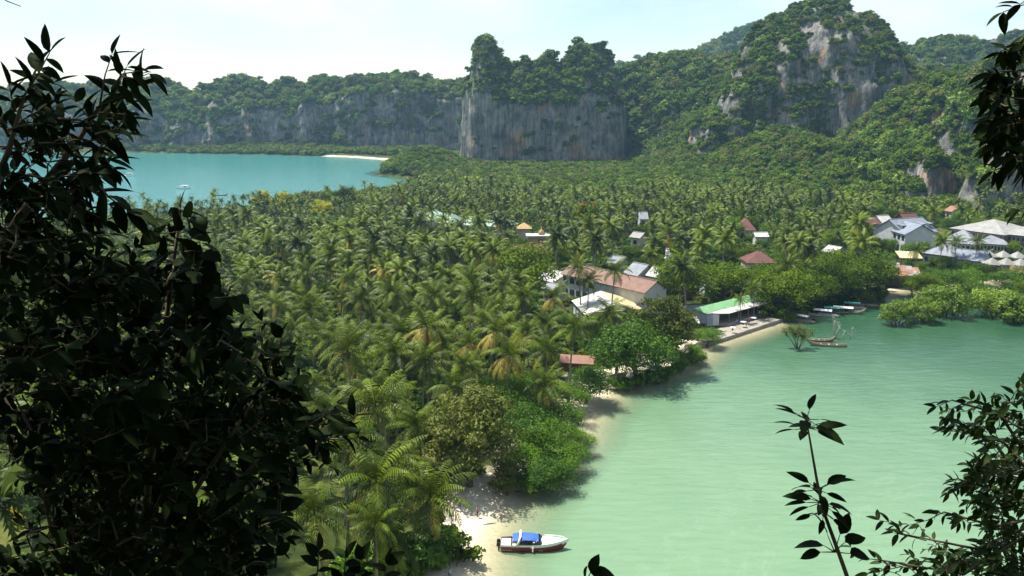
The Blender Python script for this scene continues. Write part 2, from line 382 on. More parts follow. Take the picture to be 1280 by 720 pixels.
fattr(sea.data, 'west', sstep(-60, -100, WX) * sstep(280, 330, WY))
fattr(sea.data, 'open', sstep(95, 320, WY + .55 * (WX - 40)))

# ------------------------------------------------------------------ limestone hills
FOREST = []     # (x, y, z, size) of every tree of the hill forest
def mountain(name, sky_line, Y, front, back, cliff, amp=6.0, step=3.0, drop=6.0, ends=(25, 25), base=0.0, veg=1.0, expo=.75, tree=1.0, seed=0, rockbias=0.0, cw=.10, spacing=6.5, cliffz=None, patchy=.55, pz=26):
    """sky_line: (px, py) of the crest seen against the sky, standing in the plane y = Y(px); cliff(px): share of the height that is a wall"""
    px = np.array([p[0] for p in sky_line], float); pyv = np.array([p[1] for p in sky_line], float)
    Yf = Y if callable(Y) else (lambda q: np.full_like(np.asarray(q, float), Y))
    pts = np.array([atY(a, b, float(Yf(a))) for a, b in zip(px, pyv)])
    xs = np.arange(pts[0, 0], pts[-1, 0], step)
    zz = np.interp(xs, pts[:, 0], pts[:, 2]) - drop; pq = np.interp(xs, pts[:, 0], px); yy = np.interp(xs, pts[:, 0], pts[:, 1])
    st = []                                   # stations round the hill: spine point, direction, reach, crest height, px
    fr = front(pq) if callable(front) else np.full_like(xs, front)
    ck = cliff(pq) if callable(cliff) else np.full_like(xs, cliff)
    if cliffz is not None: ck = np.clip((cliffz(pq) - base) / (zz - base), .05, .95)
    for i in range(len(xs)): st.append((xs[i], yy[i], 0, -1, fr[i], zz[i], ck[i]))
    nE = max(6, int(ends[1] * 3.1 / step))
    for a in np.linspace(-90, 90, nE)[1:-1]:
        w = (a + 90) / 180; st.append((xs[-1], yy[-1], math.cos(R(a)), math.sin(R(a)), ends[1] + (fr[-1] - ends[1]) * max(0, -math.sin(R(a))) ** 2 + (back - ends[1]) * max(0, math.sin(R(a))) ** 2, zz[-1], ck[-1]))
    for i in range(len(xs) - 1, -1, -1): st.append((xs[i], yy[i], 0, 1, back, zz[i], ck[i]))
    nE = max(6, int(ends[0] * 3.1 / step))
    for a in np.linspace(90, 270, nE)[1:-1]:
        st.append((xs[0], yy[0], math.cos(R(a)), math.sin(R(a)), ends[0] + (fr[0] - ends[0]) * max(0, -math.sin(R(a))) ** 2 + (back - ends[0]) * max(0, math.sin(R(a))) ** 2, zz[0], ck[0]))
    st = np.array(st); ns = len(st)
    ws = np.concatenate([np.linspace(0, cw, 22), np.linspace(cw, 1, 26)[1:]]); nw = len(ws)
    W = ws[None, :]; C = st[:, 6:7]
    zf = np.where(W <= cw, C * (W / cw) ** .9, C + (1 - C) * np.clip((W - cw) / (1 - cw), 0, 1) ** expo)
    reach = st[:, 4:5] * (1 - W)
    Xv = st[:, 0:1] + st[:, 2:3] * reach; Yv = st[:, 1:2] + st[:, 3:4] * reach
    Zv = base + (st[:, 5:6] - base) * zf
    # buttresses, gullies and ledges
    arc = np.cumsum(np.hypot(np.diff(Xv[:, 0], prepend=Xv[0, 0]), np.diff(Yv[:, 0], prepend=Yv[0, 0])))[:, None]
    wt = (1 - W) ** .6
    but = fbm(arc / 26 + 0 * W, Zv / 160, seed=seed + 31, octv=3) * 1.5 + .55 * fbm(arc / 7 + 0 * W, Zv / 55, seed=seed + 32, octv=3)
    led = fbm(Xv / 16, Yv / 16, Zv / 10, seed + 33, 4)
    off = amp * (but * wt + .55 * led * np.minimum(1, wt * 1.6))
    Xv = Xv + st[:, 2:3] * off; Yv = Yv + st[:, 3:4] * off
    Zv = Zv + amp * .55 * fbm(Xv / 22, Yv / 22, seed=seed + 34) * np.minimum(1, W * 3) * (1 - .75 * (W > .92))
    V = np.stack([Xv, Yv, Zv], 2)
    i = np.arange(ns)[:, None] * nw + np.arange(nw - 1)[None, :]; j = (np.arange(ns)[:, None] + 1) % ns * nw + np.arange(nw - 1)[None, :]
    F = np.stack([i.ravel(), j.ravel(), j.ravel() + 1, i.ravel() + 1], 1)
    structure(link(name, mesh_from(name, V.reshape(-1, 3), F, [M['rock']], True)))
    # trees: where it is not too steep, in patches
    P = V.reshape(-1, 3); a, b, c, d = [P[F[:, k]] for k in range(4)]
    nr = np.cross(c - a, d - b); area = np.linalg.norm(nr, axis=1) / 2 + 1e-9; nr = nr / (2 * area[:, None]); nr *= np.sign(nr[:, 2:3] + 1e-9)
    cen = (a + b + c + d) / 4
    patch = fbm(cen[:, 0] / 24, cen[:, 1] / 24, cen[:, 2] / pz, seed + 40, 4)
    dens = sstep(.16, .5, nr[:, 2] + patchy * patch - rockbias) * veg
    vis = (cen[:, 1] < st[:, 1].max() + 25)
    n_exp = area * dens * vis / spacing ** 2 * 1.5
    cnt = rng.poisson(n_exp)
    idx = np.repeat(np.arange(len(cnt)), cnt)
    u = rng.random((len(idx), 2)); q = (a[idx] * (1 - u[:, :1]) + b[idx] * u[:, :1]) * (1 - u[:, 1:]) + (d[idx] * (1 - u[:, :1]) + c[idx] * u[:, :1]) * u[:, 1:]
    sz = (rng.random(len(idx)) ** 1.6 * 1.0 + .5) * tree * np.clip(.55 + nr[idx, 2] * .8, .5, 1.2)
    ok = q[:, 2] > height(q[:, 0], q[:, 1]) - 2
    FOREST.append(np.concatenate([q, sz[:, None]], 1)[ok])
    return V
def pw(*stops):
    a = np.array(stops, float); return lambda q: np.interp(q, a[:, 0], a[:, 1])
mountain('far_ridge', [(-260, 110), (-120, 98), (0, 108), (60, 96), (120, 104), (150, 103), (190, 94), (213, 100), (238, 111), (258, 101), (282, 92), (318, 95), (338, 103), (352, 95), (366, 97), (378, 103), (400, 90), (425, 97), (445, 92), (478, 89), (505, 88), (530, 92), (560, 101), (590, 96), (640, 98), (700, 100)],
         1200, 85, 60, pw((-300, .5), (200, .55), (300, .35), (330, .62), (420, .6), (440, .75), (600, .78)), amp=12, drop=7, seed=1, veg=1.0, patchy=.9, pz=60, rockbias=-.05, spacing=7.5, step=4, tree=1.05, cw=.16)
mountain('cliff_tower', [(600, 47), (608, 42), (615, 46), (622, 56), (632, 70), (638, 88), (644, 74), (655, 69), (661, 78), (667, 84), (676, 72), (687, 63), (695, 70), (700, 82), (706, 76), (712, 58), (725, 45), (738, 51), (752, 55), (758, 58), (763, 66), (767, 80)],
         pw((560, 850), (620, 852), (700, 862), (800, 862)), pw((580, 18), (604, 24), (640, 32), (700, 40), (760, 36), (800, 26)), 50, 1.0, cliffz=pw((580, 63), (610, 60), (650, 58), (700, 57), (730, 54), (760, 50), (786, 44)), amp=4.0, drop=4, ends=(14, 5), seed=2, step=2.5, cw=.14, spacing=5.2, tree=1.0, expo=.85, veg=1.2)
mountain('wooded_saddle', [(778, 84), (790, 76), (800, 74), (822, 66), (850, 64), (874, 67), (890, 72), (915, 66), (950, 70)],
         930, pw((778, 45), (810, 90), (850, 140)), 60, pw((740, .35), (840, .4), (855, .6), (885, .55), (900, .4)), amp=10, drop=7, ends=(35, 40), seed=3, step=3.5, cw=.3, spacing=6.0, veg=1.5, tree=1.15, rockbias=-.22, patchy=.7, pz=50)
mountain('limestone_peak', [(897, 128), (904, 108), (912, 90), (922, 68), (934, 47), (948, 27), (965, 16), (985, 10), (1000, 2), (1010, -8), (1040, -14), (1056, -8), (1066, 12), (1076, 12), (1084, 7), (1092, 12), (1101, 34), (1108, 52), (1114, 56), (1122, 55), (1128, 66), (1132, 95)],
         pw((900, 740), (1000, 775), (1132, 770)), pw((905, 46), (960, 74), (1050, 90), (1132, 60)), 60, pw((905, .62), (950, .66), (1000, .72), (1040, .68), (1100, .72), (1135, .75)), amp=15, drop=5, ends=(10, 12), base=10, patchy=.9, pz=60, seed=4, step=2.5, cw=.24, spacing=4.8, tree=.72, rockbias=.04, veg=1.3, expo=.8)
mountain('distant_peak', [(700, 92), (780, 76), (800, 70), (830, 70), (868, 63), (888, 51), (905, 43), (925, 34), (940, 28), (980, 20), (1040, 24), (1100, 50), (1180, 80)],
         1700, 260, 120, .05, amp=12, drop=8, ends=(80, 80), seed=5, step=7, cw=.1, spacing=10, tree=1.5)
mountain('distant_wall', [(1060, 70), (1100, 62), (1130, 54), (1148, 53), (1158, 47), (1172, 42), (1200, 43), (1228, 44), (1250, 41), (1268, 36), (1300, 34), (1380, 30), (1500, 30)],
         1180, 75, 90, pw((1100, .72), (1215, .72), (1240, .35), (1500, .35)), amp=9, drop=7, ends=(40, 60), rockbias=.25, patchy=.8, pz=50, seed=6, step=4, cw=.16, spacing=7.5)
mountain('wooded_hill', [(1118, 152), (1140, 128), (1160, 112), (1180, 100), (1200, 92), (1225, 83), (1245, 72), (1262, 60), (1285, 48), (1330, 36), (1400, 30), (1500, 40)],
         pw((1118, 610), (1300, 560)), pw((1118, 120), (1250, 130), (1500, 130)), 120, pw((1118, .2), (1150, .30), (1168, .42), (1185, .25), (1240, .28), (1260, .46), (1300, .4)), amp=12, drop=7, ends=(50, 50), seed=8, step=2.8, cw=.16, spacing=5.8, veg=1.2, tree=1.15, patchy=.7)
mountain('rock_outcrop', [(1146, 226), (1152, 200), (1162, 188), (1172, 188), (1182, 198), (1188, 220)], 505, 16, 30, .85, amp=5, drop=4, ends=(6, 6), seed=15, step=1.6, cw=.3, spacing=5, tree=.8, rockbias=.2)
mountain('rock_outcrop', [(1240, 205), (1252, 178), (1268, 165), (1290, 160), (1320, 175)], 455, 16, 30, .85, amp=6, drop=4, ends=(6, 8), seed=16, step=1.6, cw=.3, spacing=5, tree=.8, rockbias=.2)
# ------------------------------------------------------------------ foliage meshes
def leaf_quads(P, N, size, asp=.55, r=rng, curl=.0):
    """one diamond-shaped leaf per point, facing N"""
    n = len(P); N = N / (np.linalg.norm(N, axis=1, keepdims=True) + 1e-9)
    t = r.normal(size=(n, 3)); t -= (t * N).sum(1, keepdims=True) * N; t /= np.linalg.norm(t, axis=1, keepdims=True) + 1e-9
    b = np.cross(N, t); s = np.asarray(size).reshape(-1, 1)
    V = np.stack([P - t * s, P + b * s * asp - N * s * .12, P + t * s, P - b * s * asp - N * s * .12], 1).reshape(-1, 3)
    return V, np.arange(4 * n).reshape(-1, 4)
def crown_pts(r, rad, hgt, nb, per, blob=(.28, .42), flat=.75, hollow=.3):
    """leaf points and normals of an uneven crown made of many clumps; unit: metres"""
    P, N = [], []
    for k in range(nb):
        while True:
            c = r.uniform(-1, 1, 3)
            if hollow < np.linalg.norm(c) < .86 and c[2] > -.55: break
        br = r.uniform(*blob) * rad
        c = c * np.array([rad, rad, hgt]) * .92
        d = r.normal(size=(per, 3)); d /= np.linalg.norm(d, axis=1, keepdims=True)
        d[:, 2] = np.where(d[:, 2] < -.35, -d[:, 2], d[:, 2])
        rr = br * (1 - .45 * r.random((per, 1)) ** 1.6) * (1 + .18 * r.normal(size=(per, 1)))
        P.append(c + d * rr * np.array([1, 1, flat])); N.append(d * .8 + r.normal(size=(per, 3)) * .45 + np.array([0, 0, .35]))
    return np.concatenate(P), np.concatenate(N)
def crown_mesh(name, mat, seed, rad=5, hgt=4, nb=14, per=60, leaf=.6, mat2=None, frac2=0.0, **kw):
    r = np.random.default_rng(seed)
    P, N = crown_pts(r, rad, hgt, nb, per, **kw)
    V, F = leaf_quads(P, N, leaf * r.uniform(.6, 1.3, len(P)), r=r)
    fm = None; mats = [mat]
    if mat2: mats.append(mat2); fm = ((vnoise(P[:, 0] / 1.8, P[:, 1] / 1.8, P[:, 2] / 1.8, seed) > 1 - 2 * frac2) & (P[:, 2] > 0)).astype(int)
    me = mesh_from(name, V, F, mats, fm=fm)
    return me
def trunk_mesh(name, mat, seed, h, r0, rad, nl=5, lean=.1, base_split=0):
    r = random.Random(seed); mb = MB()
    tip = Vector((r.uniform(-lean, lean) * h, r.uniform(-lean, lean) * h, h * .75))
    if base_split:
        for k in range(base_split):
            a = 6.28 * k / base_split + r.uniform(-.4, .4); q = Vector((math.cos(a), math.sin(a), 0))
            mb.tube([q * .3 + Vector((0, 0, -.8)), q * rad * .18 + Vector((0, 0, h * .3)), q * rad * .5 + Vector((0, 0, h * .7)), q * rad * .75 + Vector((0, 0, h * .98))], [r0 * .7, r0 * .5, r0 * .35, .04], 6)
    else:
        mb.tube([(0, 0, -.8), tip * .35 + Vector((.15, 0, 0)), tip * .7, tip], [r0 * 1.25, r0, r0 * .75, r0 * .4], 7)
        for k in range(nl):
            a = 6.28 * k / nl + r.uniform(-.4, .4); f = r.uniform(.45, .9); q = Vector((math.cos(a), math.sin(a), 0))
            s = tip * f
            mb.tube([s, s + q * rad * .35 + Vector((0, 0, h * .12)), s + q * rad * .72 + Vector((0, 0, h * .2 + r.uniform(0, 1)))], [r0 * .5, r0 * .33, .04], 5)
    me = mesh_from(name, mb.v, mb.f, [mat], True); return me
def frond_mesh(name, mat, elev, L=4.8, pairs=16, seed=0, simple_=False, hang=.9, droop=1.0):
    """a pinnate coconut leaf along +X: rachis that rises at elev and bows down, leaflets hanging from it"""
    r = np.random.default_rng(seed); n = 9
    s = np.linspace(0, 1, n); ang = elev - droop * 1.25 * s ** 1.5
    dx = np.cos(ang) * L / n; dz = np.sin(ang) * L / n
    px = np.concatenate([[0], np.cumsum(dx)]); pz = np.concatenate([[0], np.cumsum(dz)]); S = np.linspace(0, 1, n + 1)
    V = []; F = []
    w = .07
    for i in range(n + 1):
        ww = w * (1 - .8 * S[i]); V += [(px[i], -ww, pz[i]), (px[i], ww, pz[i])]
    for i in range(n): F.append((2 * i, 2 * i + 2, 2 * i + 3, 2 * i + 1))
    for k in range(pairs):
        f = .10 + .89 * (k + .5) / pairs; x = np.interp(f, S, px); z = np.interp(f, S, pz); a = np.interp(f, s, ang)
        ll = (1.05 * math.sin(math.pi * min(1, f * .82 + .16)) ** .7 + .12) * L / 4.8
        hw = L / pairs * (.46 if not simple_ else .56)
        tx, tz = math.cos(a), math.sin(a)
        for sd in (-1, 1):
            fw = .55 + .25 * r.random(); hg = hang * r.uniform(.6, 1.2)
            dv = np.array([tx * fw, sd * 1.0, tz * fw - hg]); dv = dv / np.linalg.norm(dv) * ll
            p = np.array([x, sd * .03, z]); t = np.array([tx, 0, tz]) * hw
            b = len(V)
            if simple_:
                V += [tuple(p - t), tuple(p + t), tuple(p + dv)]; F.append((b, b + 1, b + 2))
            else:
                mid = p + dv * .55 + np.array([0, 0, .06])
                V += [tuple(p - t * .5), tuple(p + t * .5), tuple(mid + t * .55), tuple(p + dv + np.array([0, 0, -.08])), tuple(mid - t * .55)]
                F += [(b, b + 1, b + 2, b + 4), (b + 4, b + 2, b + 3)]
    return mesh_from(name, V, F, [mat])
def palm_layout(seed, n=23, wind=.35):
    """azimuth, elevation class of each leaf of a crown"""
    r = random.Random(seed); out = []
    for k in range(n):
        u = k / (n - 1)
        out.append((k * 2.39996 + r.uniform(-.25, .25), u, r.uniform(.85, 1.12)))
    return out
def palm_trunk_mesh(name, seed, h):
    r = random.Random(seed); mb = MB(); a = r.uniform(0, 6.28); ln = r.uniform(.02, .13) * h
    pts = [(math.cos(a) * ln * (f ** 1.8) , math.sin(a) * ln * (f ** 1.8), -.6 + (h + .6) * f) for f in np.linspace(0, 1, 7)]
    mb.tube(pts, [.30, .2, .17, .16, .15, .14, .17], 7)
    me = mesh_from(name, mb.v, mb.f, [M['palm_bark']], True)
    return me, pts[-1]

# ---- hill forest: prototypes that the stuff objects instance
def proto(name, me): return link(name, me, col=PROTO)
FCOL = bpy.data.collections.new('forest_kinds'); PCOL = bpy.data.collections.new('palm_kinds'); BCOL = bpy.data.collections.new('bush_kinds')
for k in range(7):
    mt = [M['forest'], M['forest'], M['forest'], M['bright'], M['forest'], M['olive'], M['lime']][k]
    link('kind%d' % k, crown_mesh('forest_crown%d' % k, mt, 100 + k, rad=5.0, hgt=3.8 + .4 * (k % 3), nb=15 + k % 3, per=70, leaf=.55), col=FCOL)
for k in range(4):
    link('bushkind%d' % k, crown_mesh('bush_crown%d' % k, [M['forest'], M['bright'], M['olive'], M['bright']][k], 160 + k, rad=1.6, hgt=1.2, nb=8, per=50, leaf=.24), col=BCOL)
def scatter(name, P, size, coll, label, cat, nkinds, tilt=0.12, squash=None):
    me = bpy.data.meshes.new(name); P = np.asarray(P, np.float32)
    me.vertices.add(len(P)); me.vertices.foreach_set('co', P.ravel()); me.update()
    fattr(me, 'size', size); fattr(me, 'turn', rng.random(len(P)) * 6.283)
    ia = me.attributes.new('kindno', 'INT', 'POINT'); ia.data.foreach_set('value', rng.integers(0, nkinds, len(P)).astype(np.int32))
    o = link(name, me); o['kind'] = 'stuff'; tag(o, label, cat)
    ng = bpy.data.node_groups.new(name + '_nodes', 'GeometryNodeTree')
    ng.interface.new_socket('Geometry', in_out='INPUT', socket_type='NodeSocketGeometry'); ng.interface.new_socket('Geometry', in_out='OUTPUT', socket_type='NodeSocketGeometry')
    gi = ng.nodes.new('NodeGroupInput'); go = ng.nodes.new('NodeGroupOutput'); ip = ng.nodes.new('GeometryNodeInstanceOnPoints')
    ci = ng.nodes.new('GeometryNodeCollectionInfo'); ci.inputs['Collection'].default_value = coll
    ci.inputs['Separate Children'].default_value = True; ci.inputs['Reset Children'].default_value = True
    def na(nm, ty):
        a = ng.nodes.new('GeometryNodeInputNamedAttribute'); a.data_type = ty; a.inputs['Name'].default_value = nm; return a.outputs['Attribute']
    cx = ng.nodes.new('ShaderNodeCombineXYZ'); ng.links.new(na('turn', 'FLOAT'), cx.inputs['Z'])
    sv = ng.nodes.new('FunctionNodeRandomValue'); sv.data_type = 'FLOAT_VECTOR'; sv.inputs[0].default_value = (-tilt, -tilt, 0); sv.inputs[1].default_value = (tilt, tilt, 0)
    ad = ng.nodes.new('ShaderNodeVectorMath'); ad.operation = 'ADD'; ng.links.new(cx.outputs[0], ad.inputs[0]); ng.links.new(sv.outputs[0], ad.inputs[1])
    ng.links.new(gi.outputs[0], ip.inputs['Points']); ng.links.new(ci.outputs[0], ip.inputs['Instance']); ip.inputs['Pick Instance'].default_value = True
    ng.links.new(na('kindno', 'INT'), ip.inputs['Instance Index']); ng.links.new(ad.outputs[0], ip.inputs['Rotation']); ng.links.new(na('size', 'FLOAT'), ip.inputs['Scale'])
    ng.links.new(ip.outputs[0], go.inputs[0])
    md = o.modifiers.new('scatter', 'NODES'); md.node_group = ng
    return o
# ------------------------------------------------------------------ buildings
M['white_wall'] = simple('white_wall', (.50, .51, .51), .8, .14, .6)
M['cream_wall'] = simple('cream_wall', (.55, .47, .34), .8, .12, .6)
M['brown_wall'] = simple('brown_wall', (.20, .12, .075), .8, .25, .6)
M['grey_wall'] = simple('grey_wall', (.30, .33, .35), .7, .15, .7)
M['dark'] = simple('dark_opening', (.02, .022, .025), .4, .2, 1.0)
M['glass'] = simple('window_glass', (.03, .04, .05), .12, .2, 1.0, spec=.6)
M['concrete'] = simple('concrete', (.27, .245, .20), .9, .2, .5)
M['timber'] = simple('timber', (.17, .11, .07), .8, .3, 2.0)
def roofing(name, col, rib=2.2, var=.22, rough=.7):
    """roof covering: weathered colour with fine ribs across the slope"""
    m = simple(name, col, rough, var, .45); t = m.node_tree; b = t.nodes['Principled BSDF']
    tc = nd(t, 'ShaderNodeTexCoord'); w = nd(t, 'ShaderNodeTexWave', Scale=rib, Distortion=.3); t.links.new(tc.outputs['Object'], w.inputs['Vector'])
    bp = nd(t, 'ShaderNodeBump', Strength=.5, Distance=.06); t.links.new(w.outputs['Fac'], bp.inputs['Height']); t.links.new(bp.outputs[0], b.inputs['Normal'])
    return m
M['r_brown'] = roofing('roof_brown', (.20, .115, .085)); M['r_maroon'] = roofing('roof_maroon', (.15, .055, .045)); M['r_red'] = roofing('roof_red', (.12, .042, .034))
M['r_grey'] = roofing('roof_grey', (.22, .235, .26)); M['r_slate'] = roofing('roof_blue_grey', (.19, .215, .26)); M['r_tan'] = roofing('roof_pale_tan', (.27, .265, .25))
M['r_white'] = roofing('roof_white', (.46, .45, .42), var=.2); M['r_cream'] = roofing('roof_cream', (.5, .41, .23), var=.15); M['r_green'] = roofing('roof_green', (.15, .33, .15), var=.18)
M['r_mint'] = roofing('roof_pale_green', (.27, .38, .29), var=.2); M['r_terra'] = roofing('roof_terracotta', (.26, .13, .09)); M['r_rust'] = roofing('roof_rust', (.26, .13, .07), var=.45)
M['r_gold'] = simple('roof_gold', (.38, .25, .10), .6, .2, 1.0); M['r_orange'] = simple('roof_orange', (.5, .33, .17), .6, .15, 1.0)
HOUSES = []
BUILT = []      # (x, y, radius) kept free of trees
def frame_of(A, B):
    A = np.asarray(A, float); B = np.asarray(B, float); u = B - A; L = float(np.linalg.norm(u[:2])); u = u / L; n = np.array([-u[1], u[0], 0])
    if n[1] < 0: n = -n                      # away from the camera
    return A, u, n, L
def house(label, a, b, z, depth, rh, roof, wall, kind='gable', win=0, floors=1, over=.6, cat='house', name='house', skew=0.0, dormers=0, free=True, group=None, open_=False, wspan=1.0):
    """front eave between pixels a and b at height z above the sea"""
    wh_ = min(z, {1: 4.2, 2: 7.2}[floors]); m_ = ((a[0] + b[0]) / 2, (a[1] + b[1]) / 2)
    for q_ in np.arange(30, 0, -.5):        # where this line of sight comes down to eave height above the ground
        p_ = at(m_[0], m_[1], q_)
        if q_ - float(height(p_[0], p_[1])) <= wh_: break
    z = q_
    A = at(a[0], a[1], z); B = at(b[0], b[1], z); A, u, n, L = frame_of(A, B)
    mid = A + u * L / 2 + n * depth / 2; g = float(height(mid[0], mid[1])) - .3
    rz = math.atan2(u[1], u[0]); th = thing(name, label, cat, (mid[0], mid[1], g), rz, group)
    hz_ = z - g
    u = np.array([u[0], u[1], 0]); hx, hy = L / 2, depth / 2
    # local frame: x along the eave, y away
    o = over
    if not open_:
        MB().box((0, 0, hz_ / 2), (L - 2 * o, depth - 2 * o, hz_)).build('wall', M[wall], th)
    else:
        for sx in np.linspace(-hx + o, hx - o, max(2, int(L / 5) + 1)):
            for sy in (-1, 1): MB().box((sx, sy * (hy - o), hz_ / 2), (.3, .3, hz_)).build('post', M['timber'], th)
        MB().box((0, 0, .35), (L - 1, depth - 1, .5)).build('floor', M['concrete'], th)
    t = .22; top = hz_ + rh
    if kind == 'gable':
        r1 = MB(); r1.slab([(-hx, -hy, hz_), (hx, -hy, hz_), (hx, 0, top), (-hx, 0, top)], t); ro = r1.build('roof', M[roof], th)
        r2 = MB(); r2.slab([(-hx, hy, hz_), (-hx, .01, top - .02), (hx, .01, top - .02), (hx, hy, hz_)], t); r2.build('roof', M[roof], th)
        MB().box((0, 0, top + .02), (L + .1, .5, .16)).build('ridge', M[roof], ro)
        if not open_:
            for sx in (-1, 1):
                gm = MB()
                x0 = sx * (hx - o); x1 = sx * (hx - o - .25)
                V = [(x0, -hy + o, hz_ - .02), (x0, hy - o, hz_ - .02), (x0, 0, top - rh * o / hy - .1), (x1, -hy + o, hz_ - .02), (x1, hy - o, hz_ - .02), (x1, 0, top - rh * o / hy - .1)]
                gm.add(V, [(0, 1, 2), (3, 5, 4), (0, 3, 4, 1), (1, 4, 5, 2), (2, 5, 3, 0)])
                gm.build('gable', M[wall], th)
    elif kind == 'hip':
        e = min(hx * .98, hy)
        q = [((-hx, -hy), (hx, -hy), (hx - e, 0), (-hx + e, 0)), ((hx, hy), (-hx, hy), (-hx + e, 0), (hx - e, 0))]
        ro = None
        for p in q:
            ro = MB().slab([(p[0][0], p[0][1], hz_), (p[1][0], p[1][1], hz_), (p[2][0], p[2][1], top), (p[3][0], p[3][1], top)], t).build('roof', M[roof], th)
        for sx in (-1, 1):
            MB().slab([(sx * hx, -hy, hz_), (sx * hx, hy, hz_), (sx * (hx - e), 0, top)], t).build('roof', M[roof], th)
        MB().box((0, 0, top), (max(.6, 2 * (hx - e)), .45, .2)).build('ridge', M[roof], ro)
    else:                                     # single slope, falls to the front
        ro = MB().slab([(-hx, -hy, hz_), (hx, -hy, hz_), (hx, hy, top), (-hx, hy, top)], t).build('roof', M[roof], th)
        MB().box((0, -hy + .06, hz_ - .16), (L, .12, .3)).build('fascia', M['white_wall'], ro)
    fh = hz_ / floors
    for f in range(floors):
        for k in range(win):
            x = -hx + o + (L - 2 * o) * wspan * (k + .5) / win; ww = min(1.8, (L - 2 * o) / win * .55); wh = min(1.6, fh * .5)
            w = MB().box((x, -hy + o - .02, f * fh + fh * .55), (ww + .25, .12, wh + .25)).build('window', M['white_wall' if wall != 'white_wall' else 'timber'], th)
            MB().box((x, -hy + o - .06, f * fh + fh * .55), (ww, .12, wh)).build('pane', M['glass'], w)
    for k in range(dormers):
        x = -hx + L * (k + .5) / dormers; y = -hy * .55; zz = hz_ + rh * .45
        d = MB().box((x, y - .2, zz + .35), (1.7, 2.2, 1.3)).build('dormer', M['white_wall'], th)
        MB().slab([(x - 1.2, y - 1.6, zz + .95), (x + 1.2, y - 1.6, zz + .95), (x + 1.2, y + 1.4, zz + 1.35), (x - 1.2, y + 1.4, zz + 1.35)], .15).build('dormer_roof', M[roof], d)
        MB().box((x, y - 1.33, zz + .4), (1.2, .1, .8)).build('pane', M['glass'], d)
    if free: BUILT.append((mid[0], mid[1], max(L, depth) / 2 + 2.5, L / 2 + 2.0, depth / 2 + 2.0, rz))
    HOUSES.append((A, u, n, L, z, label, name))
    return th, u, n, L
# village and resort, eaves read off the picture
house('long white building under a brown ribbed roof behind the cream tent roof', (700, 342), (806, 366.5), 9.5, 10, 2.8, 'r_brown', 'white_wall', win=5, wspan=.42, floors=2, name='long_building', cat='building')
house('white house with bright white roof beside the long brown-roofed building', (668, 348), (692, 353), 8.5, 12, 2.2, 'r_white', 'white_wall', win=3)
house('low grey-roofed house next to the bright white roof', (676, 360), (692, 363), 6, 7, 1.2, 'r_grey', 'white_wall', win=2)
house('dark maroon gabled house, wider of the two beside the grey roof', (638, 320), (662, 320), 9, 9, 3.4, 'r_maroon', 'cream_wall', win=3)
house('dark maroon gabled house, narrower of the two beside the grey roof', (663, 318), (684, 316), 9, 8, 3.4, 'r_maroon', 'cream_wall', win=2)
house('low building with pale grey roof in front of the maroon gables', (641, 330), (676, 329), 7, 9, 2, 'r_grey', 'white_wall', win=3)
for lab, a, b in (('first pale green roofed bungalow, at the end of its row towards the west bay', (483, 270), (508, 272)), ('second pale green roofed bungalow in the row within the palm grove', (517, 272), (541, 275)),
                  ('third pale green roofed bungalow, the smallest of its row among the palms', (548, 278), (563, 279)), ('fourth pale green roofed bungalow in the row within the palm grove', (572, 280), (589, 282)),
                  ('fifth pale green roofed bungalow, at the end of its row near the gold pavilion', (597, 281), (622, 284))):
    house(lab, a, b, 13.5, 15, 3.5, 'r_mint', 'white_wall', kind='hip', win=3, name='bungalow', cat='bungalow', group='pale green roofed bungalows')
house('grey roofed cottage behind the ridge of the long brown roof', (778, 341), (797, 345), 8, 10, 3, 'r_grey', 'white_wall', win=2)
house('white roofed cottage beside the radio mast', (806, 344), (820, 347), 7.5, 7, 2.5, 'r_white', 'white_wall', win=1)
house('small grey roofed hut deeper in the trees behind the cottages', (757, 328), (775, 330), 8, 8, 2, 'r_grey', 'white_wall', win=2, name='hut', cat='hut')
house('grey roofed shed with white end wall behind the waterfront restaurant', (879, 357), (897, 357), 7.5, 8, 2.6, 'r_grey', 'white_wall', win=1, name='shed', cat='shed')
house('tall red-brown roofed house high among the palms below the peak', (924, 288), (946, 288), 12, 10, 5, 'r_maroon', 'cream_wall', kind='hip', win=3)
house('low white roofed hut just below the tall red-brown roofed house', (944, 296), (962, 296), 9, 6, 1.5, 'r_white', 'white_wall', name='hut', cat='hut')
house('red hip-roofed house among trees above the moored boats', (934, 329), (973, 329), 9.5, 11, 3.6, 'r_red', 'cream_wall', kind='hip', win=3)
house('small red walled hut below the red hip roof', (939, 347), (955, 347), 6.5, 6, 1.8, 'r_red', 'brown_wall', win=1, name='hut', cat='hut')
house('pale roofed hut alone in the trees between village and resort', (1025, 314), (1042, 317), 9, 9, 2, 'r_white', 'white_wall', name='hut', cat='hut', win=1)
house('small grey roofed hut in the palms under the wooded saddle', (799, 274), (811, 274), 12, 9, 3, 'r_grey', 'white_wall', name='hut', cat='hut', win=1)
house('small cream walled pavilion hut among palms behind the orange tree', (786, 296), (800, 298), 9, 6, 2, 'r_tan', 'cream_wall', name='hut', cat='hut', win=1)
